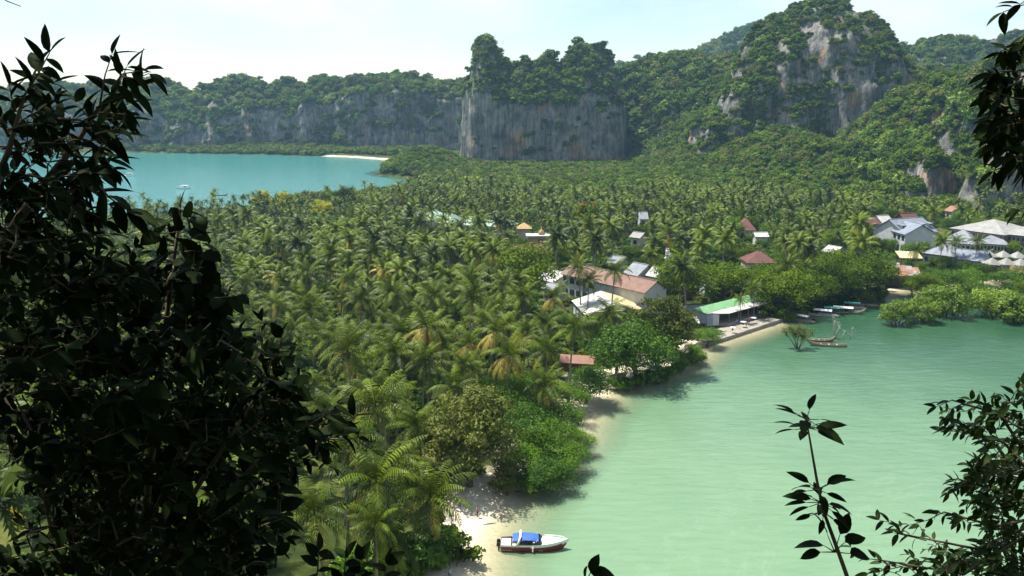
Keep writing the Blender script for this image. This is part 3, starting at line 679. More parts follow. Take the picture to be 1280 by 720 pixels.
# resort on the right
house('white resort block with blue-grey dormered roof and white balcony columns', (1131, 293), (1173, 289.5), 12.5, 17, 5, 'r_slate', 'white_wall', win=9, floors=2, dormers=5, name='resort_block', cat='hotel')
house('resort wing with plain blue-grey roof joining the dormered block', (1109, 287), (1131, 293.5), 12, 14, 4, 'r_slate', 'white_wall', win=4, floors=2, name='resort_wing', cat='hotel')
house('red-brown roofed house directly behind the dormered resort block', (1133, 279), (1153, 278), 15, 10, 4, 'r_red', 'brown_wall', win=2)
house('small white roofed house beside the red-brown roof behind the resort', (1103, 279), (1118, 278), 14, 8, 3, 'r_white', 'white_wall', win=1)
house('small red-brown roofed house at the end of the resort towards the village', (1085, 281), (1102, 280), 14, 9, 3, 'r_red', 'brown_wall', win=1)
house('large resort hall with wide pale tan roof and brown timber walls', (1186, 285), (1256, 294), 13, 24, 4.2, 'r_tan', 'brown_wall', kind='hip', win=10, floors=2, name='resort_hall', cat='hotel')
house('pale tan roofed annex at the brown end of the resort hall', (1252, 292), (1300, 297), 12.5, 18, 3.6, 'r_tan', 'brown_wall', kind='hip', win=8, floors=2, name='resort_annex', cat='hotel')
house('grey hip roof between the dormered block and the large hall', (1180, 303), (1222, 306), 8.5, 18, 4.5, 'r_grey', 'white_wall', kind='hip', win=6, name='resort_lodge', cat='hotel')
house('grey roofed lodge with a row of windows in front of the large hall', (1224, 304), (1262, 306.5), 8.5, 14, 3.8, 'r_grey', 'white_wall', kind='hip', win=8, name='resort_lodge', cat='hotel')
house('long grey roofed building in front of the resort beside the cream awning', (1152, 316), (1192, 321), 7.5, 14, 3.5, 'r_grey', 'grey_wall', kind='hip', win=5, name='long_building', cat='building')
house('grey roofed building with a flat vent box over the mangrove trees', (1189, 323), (1230, 327.5), 7, 12, 3, 'r_slate', 'grey_wall', win=4, name='long_building', cat='building')
house('open stall under a flat cream awning above the rusty shack', (1125, 322), (1154, 323), 6.5, 9, 1.0, 'r_cream', 'timber', kind='shed', open_=True, name='awning_stall', cat='stall')
house('tiny red roof peeping from the forest above the resort', (1179, 263), (1189, 265), 22, 8, 2.5, 'r_terra', 'cream_wall', name='hut', cat='hut', win=1)
house('low orange-brown building by the mangroves at the end of the bay', (1262, 341), (1300, 344), 5.5, 8, 1.8, 'r_terra', 'cream_wall', win=3)
for k, (px_, py_) in enumerate([(1236, 317), (1254, 317), (1272, 318), (1240, 326), (1258, 326), (1276, 327)]):
    c = at(px_, py_, 6.0); g = float(height(c[0], c[1])) - .2
    th = thing('sunshade_pavilion', 'pale grey pyramid-roofed pavilion on posts in the resort garden', 'pavilion', (c[0], c[1], g), .15, 'pale garden pavilions')
    h = 6 - g; s = 2.4
    mb = MB(); mb.add([(-s, -s, h - 1), (s, -s, h - 1), (s, s, h - 1), (-s, s, h - 1), (0, 0, h + 1.2)], [(0, 1, 4), (1, 2, 4), (2, 3, 4), (3, 0, 4), (3, 2, 1, 0)]); mb.build('roof', M['r_tan'], th)
    for sx in (-1, 1):
        for sy in (-1, 1): MB().box((sx * s * .85, sy * s * .85, (h - 1) / 2), (.2, .2, h - 1)).build('post', M['timber'], th)
    MB().box((0, 0, .25), (s * 1.8, s * 1.8, .4)).build('floor', M['concrete'], th); BUILT.append((c[0], c[1], 4, 4, 4, 0))
# vent box on the slate roof building
# gold pavilion
c = at(675, 295, 7.0); g = float(height(c[0], c[1]))
th = thing('gold_pavilion', 'small orange pavilion with gold domed top among the palms', 'pavilion', (c[0], c[1], g), .05); h = 7 - g
MB().box((0, 0, h / 2), (9.5, 6, h)).build('wall', M['r_orange'], th); MB().box((0, 0, h + .3), (11.5, 7.5, .6)).build('roof', M['r_white'], th)
MB().box((0, -3.05, h * .45), (2.0, .12, h * .7)).build('door', M['timber'], th)
MB().tube([(0.6, 0, h + .6), (0.6, 0, h + 1.2), (0.6, 0, h + 1.9), (0.6, 0, h + 2.6), (0.6, 0, h + 3.0), (0.6, 0, h + 4.0)], [1.2, 1.4, 1.1, .6, .2, .04], 12).build('dome', M['r_gold'], th, True)
BUILT.append((c[0], c[1], 8, 7, 6, 0))
c = at(655, 282, 9.0); g = float(height(c[0], c[1])); th = thing('gold_shrine', 'tiny gold-roofed shrine behind the orange pavilion', 'shrine', (c[0], c[1], g)); h = 9 - g
MB().box((0, 0, h / 2 - .5), (5, 4, h - 1)).build('wall', M['cream_wall'], th)
MB().add([(-3.4, -3, h - 1), (3.4, -3, h - 1), (3.4, 3, h - 1), (-3.4, 3, h - 1), (0, 0, h + 1.4)], [(0, 1, 4), (1, 2, 4), (2, 3, 4), (3, 0, 4), (3, 2, 1, 0)]).build('roof', M['r_gold'], th); BUILT.append((c[0], c[1], 5, 5, 5, 0))

def gable_at(label, c, L, W, z, rh, rz, mats, wall, name, cat, walls=True, posts=True):
    """gable roof on posts: ridge along local x"""
    g = float(height(c[0], c[1])) - .2; th = thing(name, label, cat, (c[0], c[1], g), rz); h = z - g; hx, hy = L / 2, W / 2
    MB().slab([(-hx, -hy, h), (hx, -hy, h), (hx, 0, h + rh), (-hx, 0, h + rh)], .12).build('roof', M[mats[0]], th)
    MB().slab([(hx, hy, h), (-hx, hy, h), (-hx, .01, h + rh - .01), (hx, .01, h + rh - .01)], .12).build('roof', M[mats[1]], th)
    for sx in np.linspace(-hx + .5, hx - .5, max(2, int(L / 4) + 1)):
        for sy in (-1, 1): MB().box((sx, sy * (hy - .4), h / 2 - .06), (.22, .22, h - .12)).build('post', M['timber'], th)
    MB().box((0, 0, .2), (L - .6, W - .6, .5)).build('floor', M['concrete'], th)
    if walls: MB().box((0, hy - .55, h / 2 - .1), (L - 1.2, .15, h - .3)).build('wall', M[wall], th)
    BUILT.append((c[0], c[1], max(L, W) / 2 + 2, hx + 1.5, hy + 1.5, rz)); return th
c = at(760, 383, 5.5)
gable_at('wide tent-like roof, white on one slope and cream on the other', c, 17, 17, 5.5, 2.6, R(98), ('r_cream', 'r_white'), 'white_wall', 'market_tent', 'tent')
c = at(722, 447, 5.2)
gable_at('open beach shelter with terracotta roof on timber posts above the sand', c, 7.6, 5.0, 4.6, 1.2, R(-12), ('r_terra', 'r_terra'), 'brown_wall', 'beach_shelter', 'shelter')
c = at(858, 401, 4.6)
gable_at('small shack with rusty roof and white canopy beside the green roof', c, 5.6, 6, 4.6, 1.0, R(10), ('r_white', 'r_rust'), 'grey_wall', 'shack', 'shack')

# waterfront restaurant with the green roof
P_ = lambda px, py, z: Vector(at(px, py, z))
be0, rd0, fe0 = P_(866.5, 385.5, 5.9), P_(882, 391.8, 4.9), P_(911, 391.8, 4.3)
run = (P_(911, 374.5, 5.9) - be0); run.z = 0; run = run.normalized() * 31; ud = run.normalized()
org = be0.copy(); g = 1.2
th = thing('waterfront_restaurant', 'waterfront restaurant with green roof and white awning slope on the sea wall', 'restaurant', (org.x, org.y, g))
loc = lambda v: Vector(v) - Vector((org.x, org.y, g))
def prism(pts, z0, z1):
    k = len(pts); return MB().add([(p[0], p[1], z0) for p in pts] + [(p[0], p[1], z1) for p in pts], [tuple(range(k)), tuple(range(2 * k - 1, k - 1, -1))] + [(i, (i + 1) % k, (i + 1) % k + k, i + k) for i in range(k)])
ro = MB().slab([loc(be0), loc(be0 + run), loc(rd0 + run), loc(rd0)], .14).build('roof', M['r_green'], th); ro['label'] = 'green ribbed roof slope'
ro = MB().slab([loc(rd0 + Vector((0, 0, -.05))), loc(fe0), loc(fe0 + run * .93), loc(rd0 + run + Vector((0, 0, -.05)))], .12).build('awning', M['r_white'], th); ro['label'] = 'white awning slope towards the water'
def wallq(a, b, zt_a, zt_b, name, mat):
    V = [(*a[:2], 1.2), (*b[:2], 1.2), (*b[:2], zt_b), (*a[:2], zt_a)]; nn = Vector((b[1] - a[1], a[0] - b[0], 0)).normalized() * .12
    MB().add([loc(v) for v in V] + [loc(Vector(v) + nn) for v in V], [(0, 1, 2, 3), (7, 6, 5, 4), (0, 4, 5, 1), (1, 5, 6, 2), (2, 6, 7, 3), (3, 7, 4, 0)]).build(name, M[mat], th)
i0 = be0 + ud * .7 + (rd0 - be0) * .08; i1 = rd0 + ud * .7; i2 = rd0.lerp(fe0, .52) + ud * .7
for k in range(5):                            # corrugated end wall, sheet by sheet
    a = i0.lerp(i1, k / 5); b = i0.lerp(i1, (k + .95) / 5); wallq(a, b, 5.6 - .2 * k, 5.6 - .2 * (k + 1), 'wall_sheet', 'grey_wall')
for k in range(4):
    a = i1.lerp(i2, k / 4); b = i1.lerp(i2, (k + .95) / 4); wallq(a, b, 4.6 - .09 * k, 4.5 - .09 * k, 'wall_sheet', 'grey_wall' if k < 2 else 'white_wall')
wallq(i0, i0 + run * .95, 5.3, 5.3, 'back_wall', 'brown_wall')
for k in range(7):
    p = fe0 + ud * (.8 + k * 4.5) - (fe0 - rd0).normalized() * .4; MB().box(loc(Vector((p.x, p.y, 2.7))), (.22, .22, 3.0)).build('post', M['timber'], th)
f4 = [loc(v) for v in (be0, fe0, fe0 + run, be0 + run)]; prism(f4, -.6, .35).build('floor', M['concrete'], th)
cc = (be0 + fe0) / 2 + run / 2; BUILT.append((cc.x, cc.y, 17, 17, 6.5, math.atan2(ud.y, ud.x)))
sw0, sw1 = P_(866, 435, .7), P_(987, 395.5, .7); dd = sw1 - sw0; mid = (sw0 + sw1) / 2
wl = thing('sea_wall', 'low tan concrete sea wall in front of the waterfront restaurant', 'wall', (mid.x, mid.y, 0), math.atan2(dd.y, dd.x))
for k in range(12): MB().box((-dd.length / 2 + dd.length * (k + .5) / 12, random.uniform(-.05, .05), .0), (dd.length / 12 - .05, .7, 1.7 + random.uniform(-.05, .05))).build('block', M['concrete'], wl)
tn = Vector((-dd.y, dd.x, 0)).normalized() * .36
structure(prism([sw0 + tn, sw1 + tn, fe0 + run + ud * 4, fe0, P_(885, 412, 1.0)], -.8, .82).build('terrace', M['concrete']))
# fence behind the restaurant
fA, fB = P_(848, 383, 4.2), P_(894, 380, 4.2); A, u_, n_, L_ = frame_of(fA, fB); fn = thing('corrugated_fence', 'blue-grey corrugated fence behind the green roof', 'fence', (A[0], A[1], 2.0), math.atan2(u_[1], u_[0]))
for k in range(int(L_)): MB().box((k + .5, .08 * (k % 2), 1.1), (.97, .1, 2.3)).build('sheet', M['grey_wall'], fn)
# rusty patchwork shack
c = at(1124, 338, 5.5); g = float(height(c[0], c[1])) - .2
th = thing('patchwork_shack', 'shack under a patchwork of rusty and pale roof sheets by the mangroves', 'shack', (c[0], c[1], g), R(-14)); h = 5.5 - g
MB().box((0, 1.5, h / 2 - .4), (11, 5, h - 1.2)).build('wall', M['brown_wall'], th)
rr = random.Random(5)
for i in range(6):
    for j in range(3):
        x = -6.2 + i * 2.1; y = -4.5 + j * 2.7; zz = h - .9 + j * .75 - (abs(i - 2.5) * .25) + rr.uniform(-.12, .12)
        MB().slab([(x, y, zz), (x + 2.2, y, zz + rr.uniform(-.2, .2)), (x + 2.2, y + 2.9, zz + .8), (x, y + 2.9, zz + .8 + rr.uniform(-.15, .15))], .06).build('roof_sheet', M[rr.choice(['r_rust', 'r_rust', 'r_terra', 'r_tan', 'r_cream', 'r_tan'])], th)
for sx in (-5.6, 0, 5.6): MB().box((sx, -4.2, h / 2 - .5), (.2, .2, h - .9)).build('post', M['timber'], th)
BUILT.append((c[0], c[1], 9, 8, 6, 0))
# radio mast
M['mast_red'] = simple('mast_red', (.30, .075, .04), .5, .1); M['mast_white'] = simple('mast_white', (.75, .76, .78), .5, .08)
c = at(833, 352, 2.5); top = 60 - (300 - 130) / 1080 * c[1] * 1.0
th = thing('radio_mast', 'red and white lattice radio mast with dish antennas rising from the trees', 'mast', (c[0], c[1], 2.0)); Hm = float(atY(833, 296, c[1])[2]) - 2
nseg = 8
for k in range(nseg):
    z0, z1 = Hm * k / nseg, Hm * (k + 1) / nseg; w0, w1 = 1.0 - .75 * k / nseg, 1.0 - .75 * (k + 1) / nseg; mb = MB()
    cs = [(-1, -1), (1, -1), (1, 1), (-1, 1)]
    for i, (a, b) in enumerate(cs):
        a2, b2 = cs[(i + 1) % 4]
        mb.tube([(a * w0, b * w0, z0), (a * w1, b * w1, z1)], .06, 4); mb.tube([(a * w0, b * w0, z0), (a2 * w1, b2 * w1, z1)], .035, 4); mb.tube([(a * w1, b * w1, z1), (a2 * w1, b2 * w1, z1)], .05, 4)
    mb.build('mast_section', M['mast_red' if k in (1, 3, 6, 7) else 'mast_white'], th)
for zf_, sx, rr_ in ((.55, -.7, .5), (.62, .6, .55), (.70, -.4, .45), (.48, .4, .4)):
    MB().tube([(sx, -.7, Hm * zf_), (sx, -.95, Hm * zf_), (sx, -1.3, Hm * zf_)], [rr_ * .35, rr_ * .9, rr_], 12).build('dish', M['mast_white'], th, True)
MB().tube([(0, 0, Hm), (0, 0, Hm + 2.2)], .05, 5).build('antenna', M['mast_red'], th); BUILT.append((c[0], c[1], 2.5, 2.5, 2.5, 0))
# ------------------------------------------------------------------ trees that stand as individuals
_u = lambda x, y: np.zeros(np.shape(x), bool)
def blocked(x, y, pad=0.0):
    x = np.asarray(x, float); y = np.asarray(y, float); r = np.zeros(x.shape, bool)
    for (bx, by, rad, hx, hy, rz) in BUILT:
        dx, dy = x - bx, y - by; ca, sa = math.cos(-rz), math.sin(-rz)
        lx, ly = dx * ca - dy * sa, dx * sa + dy * ca
        r |= (np.abs(lx) < hx + pad) & (np.abs(ly) < hy + pad)
    return r
TREEK = {}
def tree_kind(key, mat, n, rad, hgt, nb, per, leaf, trunk_h, r0, mat2=None, frac2=0, split=0, **kw):
    TREEK[key] = [(crown_mesh('crown_' + key, M[mat], 300 + 13 * len(TREEK) + k, rad, hgt, nb, per, leaf, M[mat2] if mat2 else None, frac2, **kw), trunk_mesh('trunk_' + key, M['bark'], 40 + k, trunk_h, r0, rad, base_split=split)) for k in range(n)] + [trunk_h, rad]
tree_kind('broad', 'forest', 4, 5, 3.6, 34, 190, .18, 5.0, .3)
tree_kind('green', 'bright', 4, 5, 3.4, 38, 210, .155, 4.0, .28)
tree_kind('feather', 'olive', 2, 6, 4.6, 56, 150, .19, 5.2, .3, blob=(.16, .28))
tree_kind('mangrove', 'lime', 4, 5, 2.6, 32, 150, .22, 3.0, .35, blob=(.2, .32), flat=.75, split=4)
tree_kind('blossom', 'bright', 1, 5, 3.4, 20, 100, .36, 5, .28, 'yellow', .6)
tree_kind('flame', 'forest', 1, 5, 3.0, 20, 100, .36, 5, .28, 'red', .22)
tree_kind('bush', 'bright', 3, 2.2, 1.6, 14, 90, .2, 1.2, .1, split=3)
tree_kind('darkbush', 'forest', 2, 2.4, 1.8, 14, 90, .26, 1.2, .1, split=3)
TREES = []
def tree(key, x, y, width, label, group=None, rz=None, name='tree', zs=1.0, cat='tree'):
    k = TREEK[key]; th_, rad = k[-2], k[-1]; v = random.randrange(len(k) - 2); s = width / (2 * rad)
    o = thing(name, label, cat, (x, y, float(height(x, y))), random.uniform(0, 6.28) if rz is None else rz, group, (s, s, s * zs))
    link('crown', k[v][0], o, (0, 0, th_ * 1.0)); link('trunk', k[v][1], o)
    TREES.append((x, y, width / 2)); return o
def T(key, px, py, width, label, **kw):      # py: foot of the tree
    p = at(px, py, 1.8); return tree(key, p[0], p[1], width * BIG, label, **kw)
BIG = 1.32
# beach, from the speedboat inland
T('feather', 588, 600, 14.5, 'large feathery olive-green tree leaning over the beach near the speedboat', zs=1.1)
T('feather', 560, 585, 10, 'smaller feathery olive tree behind the large one on the beach')
T('feather', 634, 606, 6.0, 'small feathery tree with bare twigs hanging over the shaded sand', zs=.8)
for px, py, w, lab in ((652, 560, 9, 'rounded bright green tree beside the feathery tree on the shore'), (688, 568, 8.5, 'bright green shore tree overhanging the water, casting shade on it'), (668, 545, 9, 'tall bright green shore tree behind the overhanging one'), (702, 540, 7.5, 'bright green shore tree by the narrow sand strip'),
                       (640, 530, 9, 'bright green tree at the edge of the palms above the shore'), (620, 512, 8, 'bright green tree under the palms behind the shore trees')):
    T('green', px, py, w, lab)
for px, py, w, lab in ((690, 596, 7.6, 'low bright tree hanging over the water at the edge of the shade'), (668, 604, 7.0, 'low bright tree over the shaded sand next to the feathery tree'), (706, 578, 7.2, 'low bright tree bending over the shallows'), (716, 556, 6.5, 'low bright tree where the narrow sand strip ends'), (648, 588, 7.5, 'low bright tree between the feathery tree and the water')):
    T('green', px, py, w, lab, zs=.78)
T('green', 733, 494, 9.5, 'dense round bright bush on the sand in front of the beach shelter', name='bush', zs=.8, cat='bush')
T('green', 712, 505, 7, 'smaller round bush next to the dense one by the beach shelter', name='bush', zs=.8, cat='bush')
T('darkbush', 568, 692, 5.5, 'dark glossy bush at the edge of the bright sand', name='bush', cat='bush'); T('darkbush', 548, 660, 4.5, 'dark glossy bush under the palms at the edge of the sand', name='bush', cat='bush')
for px, py, w in ((520, 715, 7), (480, 722, 6), (535, 690, 6), (455, 735, 7)): T('bush', px, py, w, 'feathery light green bush under the lowest palms by the beach', group='light green bushes by the lowest palms', name='bush', cat='bush')
T('green', 795, 470, 15, 'large bright green tree overhanging the water beside the tent roof', zs=1.0); T('green', 770, 462, 11, 'bright green tree behind the large one overhanging the water')
T('feather', 822, 455, 15, 'large dull olive tree between the tent roof and the water', zs=1.15); T('feather', 845, 438, 11, 'dull olive tree at the water next to the corner of the sea wall', zs=1.0)
T('green', 862, 446, 6.5, 'low bright green bush hanging over the water by the sea wall', name='bush', cat='bush', zs=.8); T('green', 885, 425, 7, 'bright green bush in front of the corrugated restaurant wall', name='bush', zs=.75, cat='bush')
for px, py in ((775, 478), (805, 471), (830, 464), (850, 455), (870, 444), (790, 476), (818, 468)): T('bush', px, py, 4.2, 'low bush at the waterline under the large trees beside the sea wall', group='waterline bushes by the sea wall', name='bush', cat='bush')
for px, py in ((962, 392), (980, 392), (997, 387), (1013, 383), (1030, 379), (1046, 376), (1064, 372), (1082, 369), (1098, 366)): T('darkbush', px, py, 5.5, 'dark bush at the waterline behind the moored boats', group='waterline bushes behind the boats', name='bush', cat='bush')
T('broad', 655, 400, 15, 'very dark dense tree at the edge of the palm grove beside the white roof', zs=1.2)
T('broad', 855, 388, 14, 'dense dark tree behind the restaurant fence, next to the radio mast', zs=1.0); T('broad', 905, 378, 12, 'rounded tree right behind the green roof', zs=.9)
T('green', 838, 372, 9, 'tree at the foot of the radio mast'); T('green', 925, 370, 10, 'bright tree between the green roof and the red hip roof')
for px, py, w in ((960, 388, 12), (985, 388, 13), (1008, 381, 12), (1035, 375, 13), (1060, 370, 14), (1085, 365, 13), (1045, 362, 14), (1015, 366, 13), (1100, 360, 10), (985, 372, 13), (960, 374, 12)):
    T('broad', px, py, w, 'dense dark tree in the row along the shore behind the moored boats', group='shore trees behind the moored boats', zs=.9)
BIG = 1.0
for px, py, w, lab in ((1121, 397, 11.5, 'lime green mangrove standing alone in the water at the end of its row'), (1151, 394, 11.5, 'lime green mangrove in the water, second in its row'), (1183, 386, 17, 'taller lime mangrove standing in the water, third in its row'),
                       (1246, 388, 18, 'wide lime mangrove in open water apart from the others'), (1280, 394, 19, 'widest lime mangrove at the outer end of the row')):
    T('mangrove', px, py, w, lab, name='mangrove_tree', zs=1.35 if w < 15 else 1.1)
for px, py, w in ((1155, 366, 12), (1180, 360, 13), (1208, 358, 13), (1225, 366, 11), (1140, 362, 9), (1200, 372, 10), (1290, 372, 13), (1255, 358, 12), (1165, 350, 9), (1230, 350, 10), (1280, 352, 12)):
    T('green' if px % 3 else 'broad', px, py, w, 'tree in the thicket behind the lime mangroves, in front of the resort', group='thicket between mangroves and resort', zs=.9)
for px, py, w, lab in ((405, 284, 12, 'bright yellow flowering tree, the most isolated one in the grove'), (353, 268, 12, 'bright yellow tree at the edge of the west bay'), (330, 268, 13, 'yellow-green tree beside the bright yellow one at the west bay'), (398, 272, 9, 'small yellow tree above the isolated yellow one')):
    T('blossom', px, py, w * .95, lab, zs=1.2)
T('flame', 732, 306, 14, 'tree with orange-red blossom near the gold pavilion', zs=1.5)
for px, py, w in ((430, 262, 14), (410, 262, 12), (445, 285, 12)): T('broad', px, py, w, 'round dark tree by the west bay among palms', group='dark round trees at the west bay')
T('broad', 95, 300, 16, 'large dark tree at the west bay seen between the near leaves')
# ---- filling trees of the village and the edge of the grove
def free_spots(n, minD, fn, seed):
    r = np.random.default_rng(seed); out = []
    px = r.uniform(60, 1290, n * 30); Y = 88 + (600 - 88) * r.random(n * 30) ** .62
    x = (px - 640) / 1080 * Y * 1.03; s = shore_sd(x, Y); ok = fn(x, Y, s, px) & ~blocked(x, Y, 1.0)
    for a, b in zip(x[ok], Y[ok]):
        if len(out) >= n: break
        if all((a - c) ** 2 + (b - d) ** 2 > minD ** 2 for c, d in out) and all((a - c) ** 2 + (b - d) ** 2 > (w * .75 + minD * .35) ** 2 for c, d, w in TREES): out.append((a, b))
    return out
def hides(x, y, h=9.0):
    """would a tree of that height stand in front of a roof that the photograph shows?"""
    for (A, u, n, L, z, label, nm) in HOUSES:
        if nm == 'bungalow' and random.random() < .2: continue
        c = A + u * L / 2
        if y < c[1] and abs(x / y - c[0] / c[1]) * c[1] < L * .55 + 1.5:
            if h + 2.2 > 60 - (60 - z) * y / c[1]: return True
    for (bx, by, rad, hx, hy, rz) in BUILT[-9:]:
        if y < by and abs(x / y - bx / by) * by < max(hx, hy) * .8 and h > 60 - (60 - 5.0) * y / by: return True
    return False
HB = {'broad': 'dark', 'green': 'bright'}
for (A, u, n, L, z, label, nm) in HOUSES:
    if nm in ('long_building', 'awning_stall') and 'white' in label: continue
    k = 0; step_ = 6.0 if nm.startswith('resort') else 4.6
    for d in np.arange(1.5, L, step_):
        for row in (3.2, 8.0):
            p = A + u * (d + random.uniform(-1, 1)) - n * (row + random.uniform(0, 1.2)); lim = 60 - (60 - z) * p[1] / A[1] - float(height(p[0], p[1])) - .4
            if blocked(np.array([p[0]]), np.array([p[1]]), -.5)[0] or shore_sd(np.array([p[0]]), np.array([p[1]]))[0] < 3: continue
            hh = lim * random.uniform(.62, .95) * (.75 if nm.startswith('resort') else 1); w = min(8.5, max(3.0, hh * 1.0)); kk = random.choice(['broad', 'green', 'broad'])
            full = TREEK[kk][-2] + 3.4; sc_ = w / 10.0
            tree(kk, p[0], p[1], w, HB[kk] + ' leafy tree in front of the ' + re.split(r' (?:beside|behind|among|in|with|next|at|under|within|high|deeper|just|alone|directly|between|joining|below|of|by|towards|peeping|above|to) |,', label)[0], group='garden trees in front of houses', zs=hh / (full * sc_))
gp = lambda x, y: proj(np.stack([x, y, 0 * x + 2.5], 1))[:2]
def village(x, y, s, px):
    qx, qy = gp(x, y); return (s > 5) & (qx > 690) & (y > 190) & (y < 470) & (qy < 440)
n_ = 0
for a, b in free_spots(150, 7.5, village, 11):
    if hides(a, b): continue
    k = random.choice(['broad', 'broad', 'green', 'green', 'feather' if random.random() < .25 else 'broad']); n_ += 1
    far = b > 330
    tree(k, a, b, random.uniform(7.5, 12), {'broad': 'dark green leafy tree ', 'green': 'bright green leafy tree ', 'feather': 'olive leafy tree '}[k] + ('in the woods behind the village roofs' if far else 'between the village roofs'), group=k + (' trees behind the village' if far else ' trees in the village'), zs=random.uniform(.8, 1.1))
def grove_gap(x, y, s, px):
    return (s > 10) & (px < 690) & (y > 120) & (fbm(x * .018, y * .018, seed=61) > .12)
for a, b in free_spots(60, 10, grove_gap, 12):
    if hides(a, b): continue
    n_ += 1; k = random.choice(['broad', 'green', 'feather'])
    tree(k, a, b, random.uniform(5.5, 9), {'broad': 'dark', 'green': 'bright', 'feather': 'olive'}[k] + ' leafy tree growing among the coconut palms of the grove', group=k + ' trees in the palm grove')
print('village trees', n_, len(TREES))

# ------------------------------------------------------------------ coconut palms
ELEVS = [1.25, .85, .45, .05, -.45]
FR_HI = [[frond_mesh('frond', M['palm'], e, seed=70 + 3 * i + j, hang=.75 + .2 * j, droop=.85 + .12 * i) for j in range(2)] for i, e in enumerate(ELEVS)]
FR_OLD = frond_mesh('frond_yellow', M['palm_old'], -.35, seed=90); FR_DEAD = frond_mesh('frond_dead', M['palm_dead'], -1.0, seed=91, L=3.6)
TRUNKS = [palm_trunk_mesh('palm_trunk', 500 + k, h) for k, h in enumerate([7.5, 9, 10, 11, 12, 13, 14.5, 6.0])]
def joined_crown(name, seed, n, pairs, L=4.7, yellow=False):
    V, F, fm = [], [], []; nv = 0
    for (az, u, sc_) in palm_layout(seed, n):
        e = 1.3 - 1.85 * u; me = frond_mesh('tmp', M['palm'], e, L=L * sc_, pairs=pairs, seed=seed + int(u * 99), simple_=True, droop=.85 + .4 * u)
        v = np.array([q.co for q in me.vertices]); ca, sa = math.cos(az), math.sin(az)
        v = np.stack([v[:, 0] * ca - v[:, 1] * sa, v[:, 0] * sa + v[:, 1] * ca, v[:, 2]], 1); V.append(v)
        old = (u > .93 and seed % 2 == 0) or (yellow and u > .35)
        for p in me.polygons: F.append(tuple(i + nv for i in p.vertices)); fm.append(1 if old else 0)
        nv += len(v); bpy.data.meshes.remove(me)
    return mesh_from(name, np.concatenate(V), F, [M['palm'], M['palm_old']], fm=fm)
CR_MID = [joined_crown('palm_crown', 600 + k, 21, 11) for k in range(6)]; CR_YEL = joined_crown('palm_crown_yellow', 640, 18, 11, yellow=True)
# whole small palms for the far part of the grove
for k in range(10):
    cm = joined_crown('far_palm', 700 + k, [17, 13, 20, 15, 18, 11, 22, 16, 14, 19][k], 7, L=[4.7, 4.2, 5.0, 4.6, 3.9, 4.8, 4.5, 5.2, 4.4, 4.1][k]); tm, tp = TRUNKS[1 + k % 6]
    V = np.array([q.co for q in cm.vertices]) + np.array(tp); F = [tuple(p.vertices) for p in cm.polygons]; fm = [p.material_index for p in cm.polygons]
    nv = len(V); V2 = np.array([q.co for q in tm.vertices])
    F += [tuple(i + nv for i in p.vertices) for p in tm.polygons]; fm += [2] * len(tm.polygons)
    link('palmkind%d' % k, mesh_from('far_palm%d' % k, np.concatenate([V, V2]), F, [M['palm'], M['palm_old'], M['palm_bark']], fm=fm), col=PCOL)
def palm(x, y, hi, ti=None, s=1.0, label='', group=None, yellow=False, seed=None, rz=None):
    seed = random.randrange(9999) if seed is None else seed; r = random.Random(seed)
    tm, tip = TRUNKS[r.randrange(7) if ti is None else ti]
    o = thing('coconut_palm', label, 'palm tree', (x, y, float(height(x, y))), r.uniform(0, 6.28) if rz is None else rz, group, s)
    if rz is None: o.rotation_euler[0] = r.gauss(0, .055); o.rotation_euler[1] = r.gauss(0, .055)
    link('trunk', tm, o)
    if hi:
        n = r.randint(19, 24)
        for (az, u, sc_) in palm_layout(seed, n):
            i = min(4, int(u * 5)); me = FR_HI[i][r.randrange(2)]
            if (u > .95 and seed % 3 == 0) or (yellow and u > .5): me = FR_OLD
            link('frond', me, o, tip, (r.uniform(-.12, .12), r.uniform(-.1, .1), az), sc_)
        if r.random() < .4: link('frond', FR_DEAD, o, (tip[0], tip[1], tip[2] - .2), (0, 0, r.uniform(0, 6.28)), .9)
        nut = NUTS; link('coconuts', nut, o, tip)
    else:
        link('crown', CR_YEL if yellow else CR_MID[r.randrange(6)], o, tip, (r.uniform(-.1, .1), r.uniform(-.1, .1), 0))
    return o
mbn = MB()
for k in range(7):
    a = k * .9; c = Vector((math.cos(a) * .3, math.sin(a) * .3, -.28 - .12 * (k % 2)))
    mbn.tube([c + Vector((0, 0, .16)), c + Vector((0, 0, .06)), c - Vector((0, 0, .08)), c - Vector((0, 0, .17))], [.04, .14, .14, .05], 6)
NUTS = mesh_from('coconuts', mbn.v, mbn.f, [M['palm_old']], True)
LANDMARKS = [((A + u * L / 2)[0], (A + u * L / 2)[1], re.split(r' (?:beside|behind|among|in|with|next|at|under|within|high|deeper|just|alone|directly|between|joining|below|of|by|towards|peeping|above|to) |,', label)[0]) for (A, u, n, L, z, label, nm) in HOUSES if 'narrower' not in label]
LANDMARKS += [(*at(592, 612)[:2], 'large feathery tree on the beach'), (*at(733, 494)[:2], 'dense round bush below the beach shelter'), (*at(760, 395)[:2], 'white and cream tent roof'), (*at(722, 457)[:2], 'terracotta-roofed beach shelter'), (*at(655, 400)[:2], 'very dark dense tree'), (*at(833, 352)[:2], 'radio mast'), (*at(405, 284)[:2], 'isolated yellow flowering tree'), (*at(795, 470)[:2], 'large tree overhanging the water')]
PALMS = []
def PT(px, py, label, ti, s=1.0, yellow=False, hi=True):   # px, py: middle of the crown
    tip = TRUNKS[ti][1]; s *= 1.25
    while True:
        p = at(px, py, 2.0 + tip[2] * s)
        if s < .3 or shore_sd(p[0:1], p[1:2])[0] > 2.5: break
        s *= .93
    PALMS.append((p[0], p[1])); return palm(p[0], p[1], hi, ti, s, label, None, yellow, seed=int(px * 7 + py), rz=0)
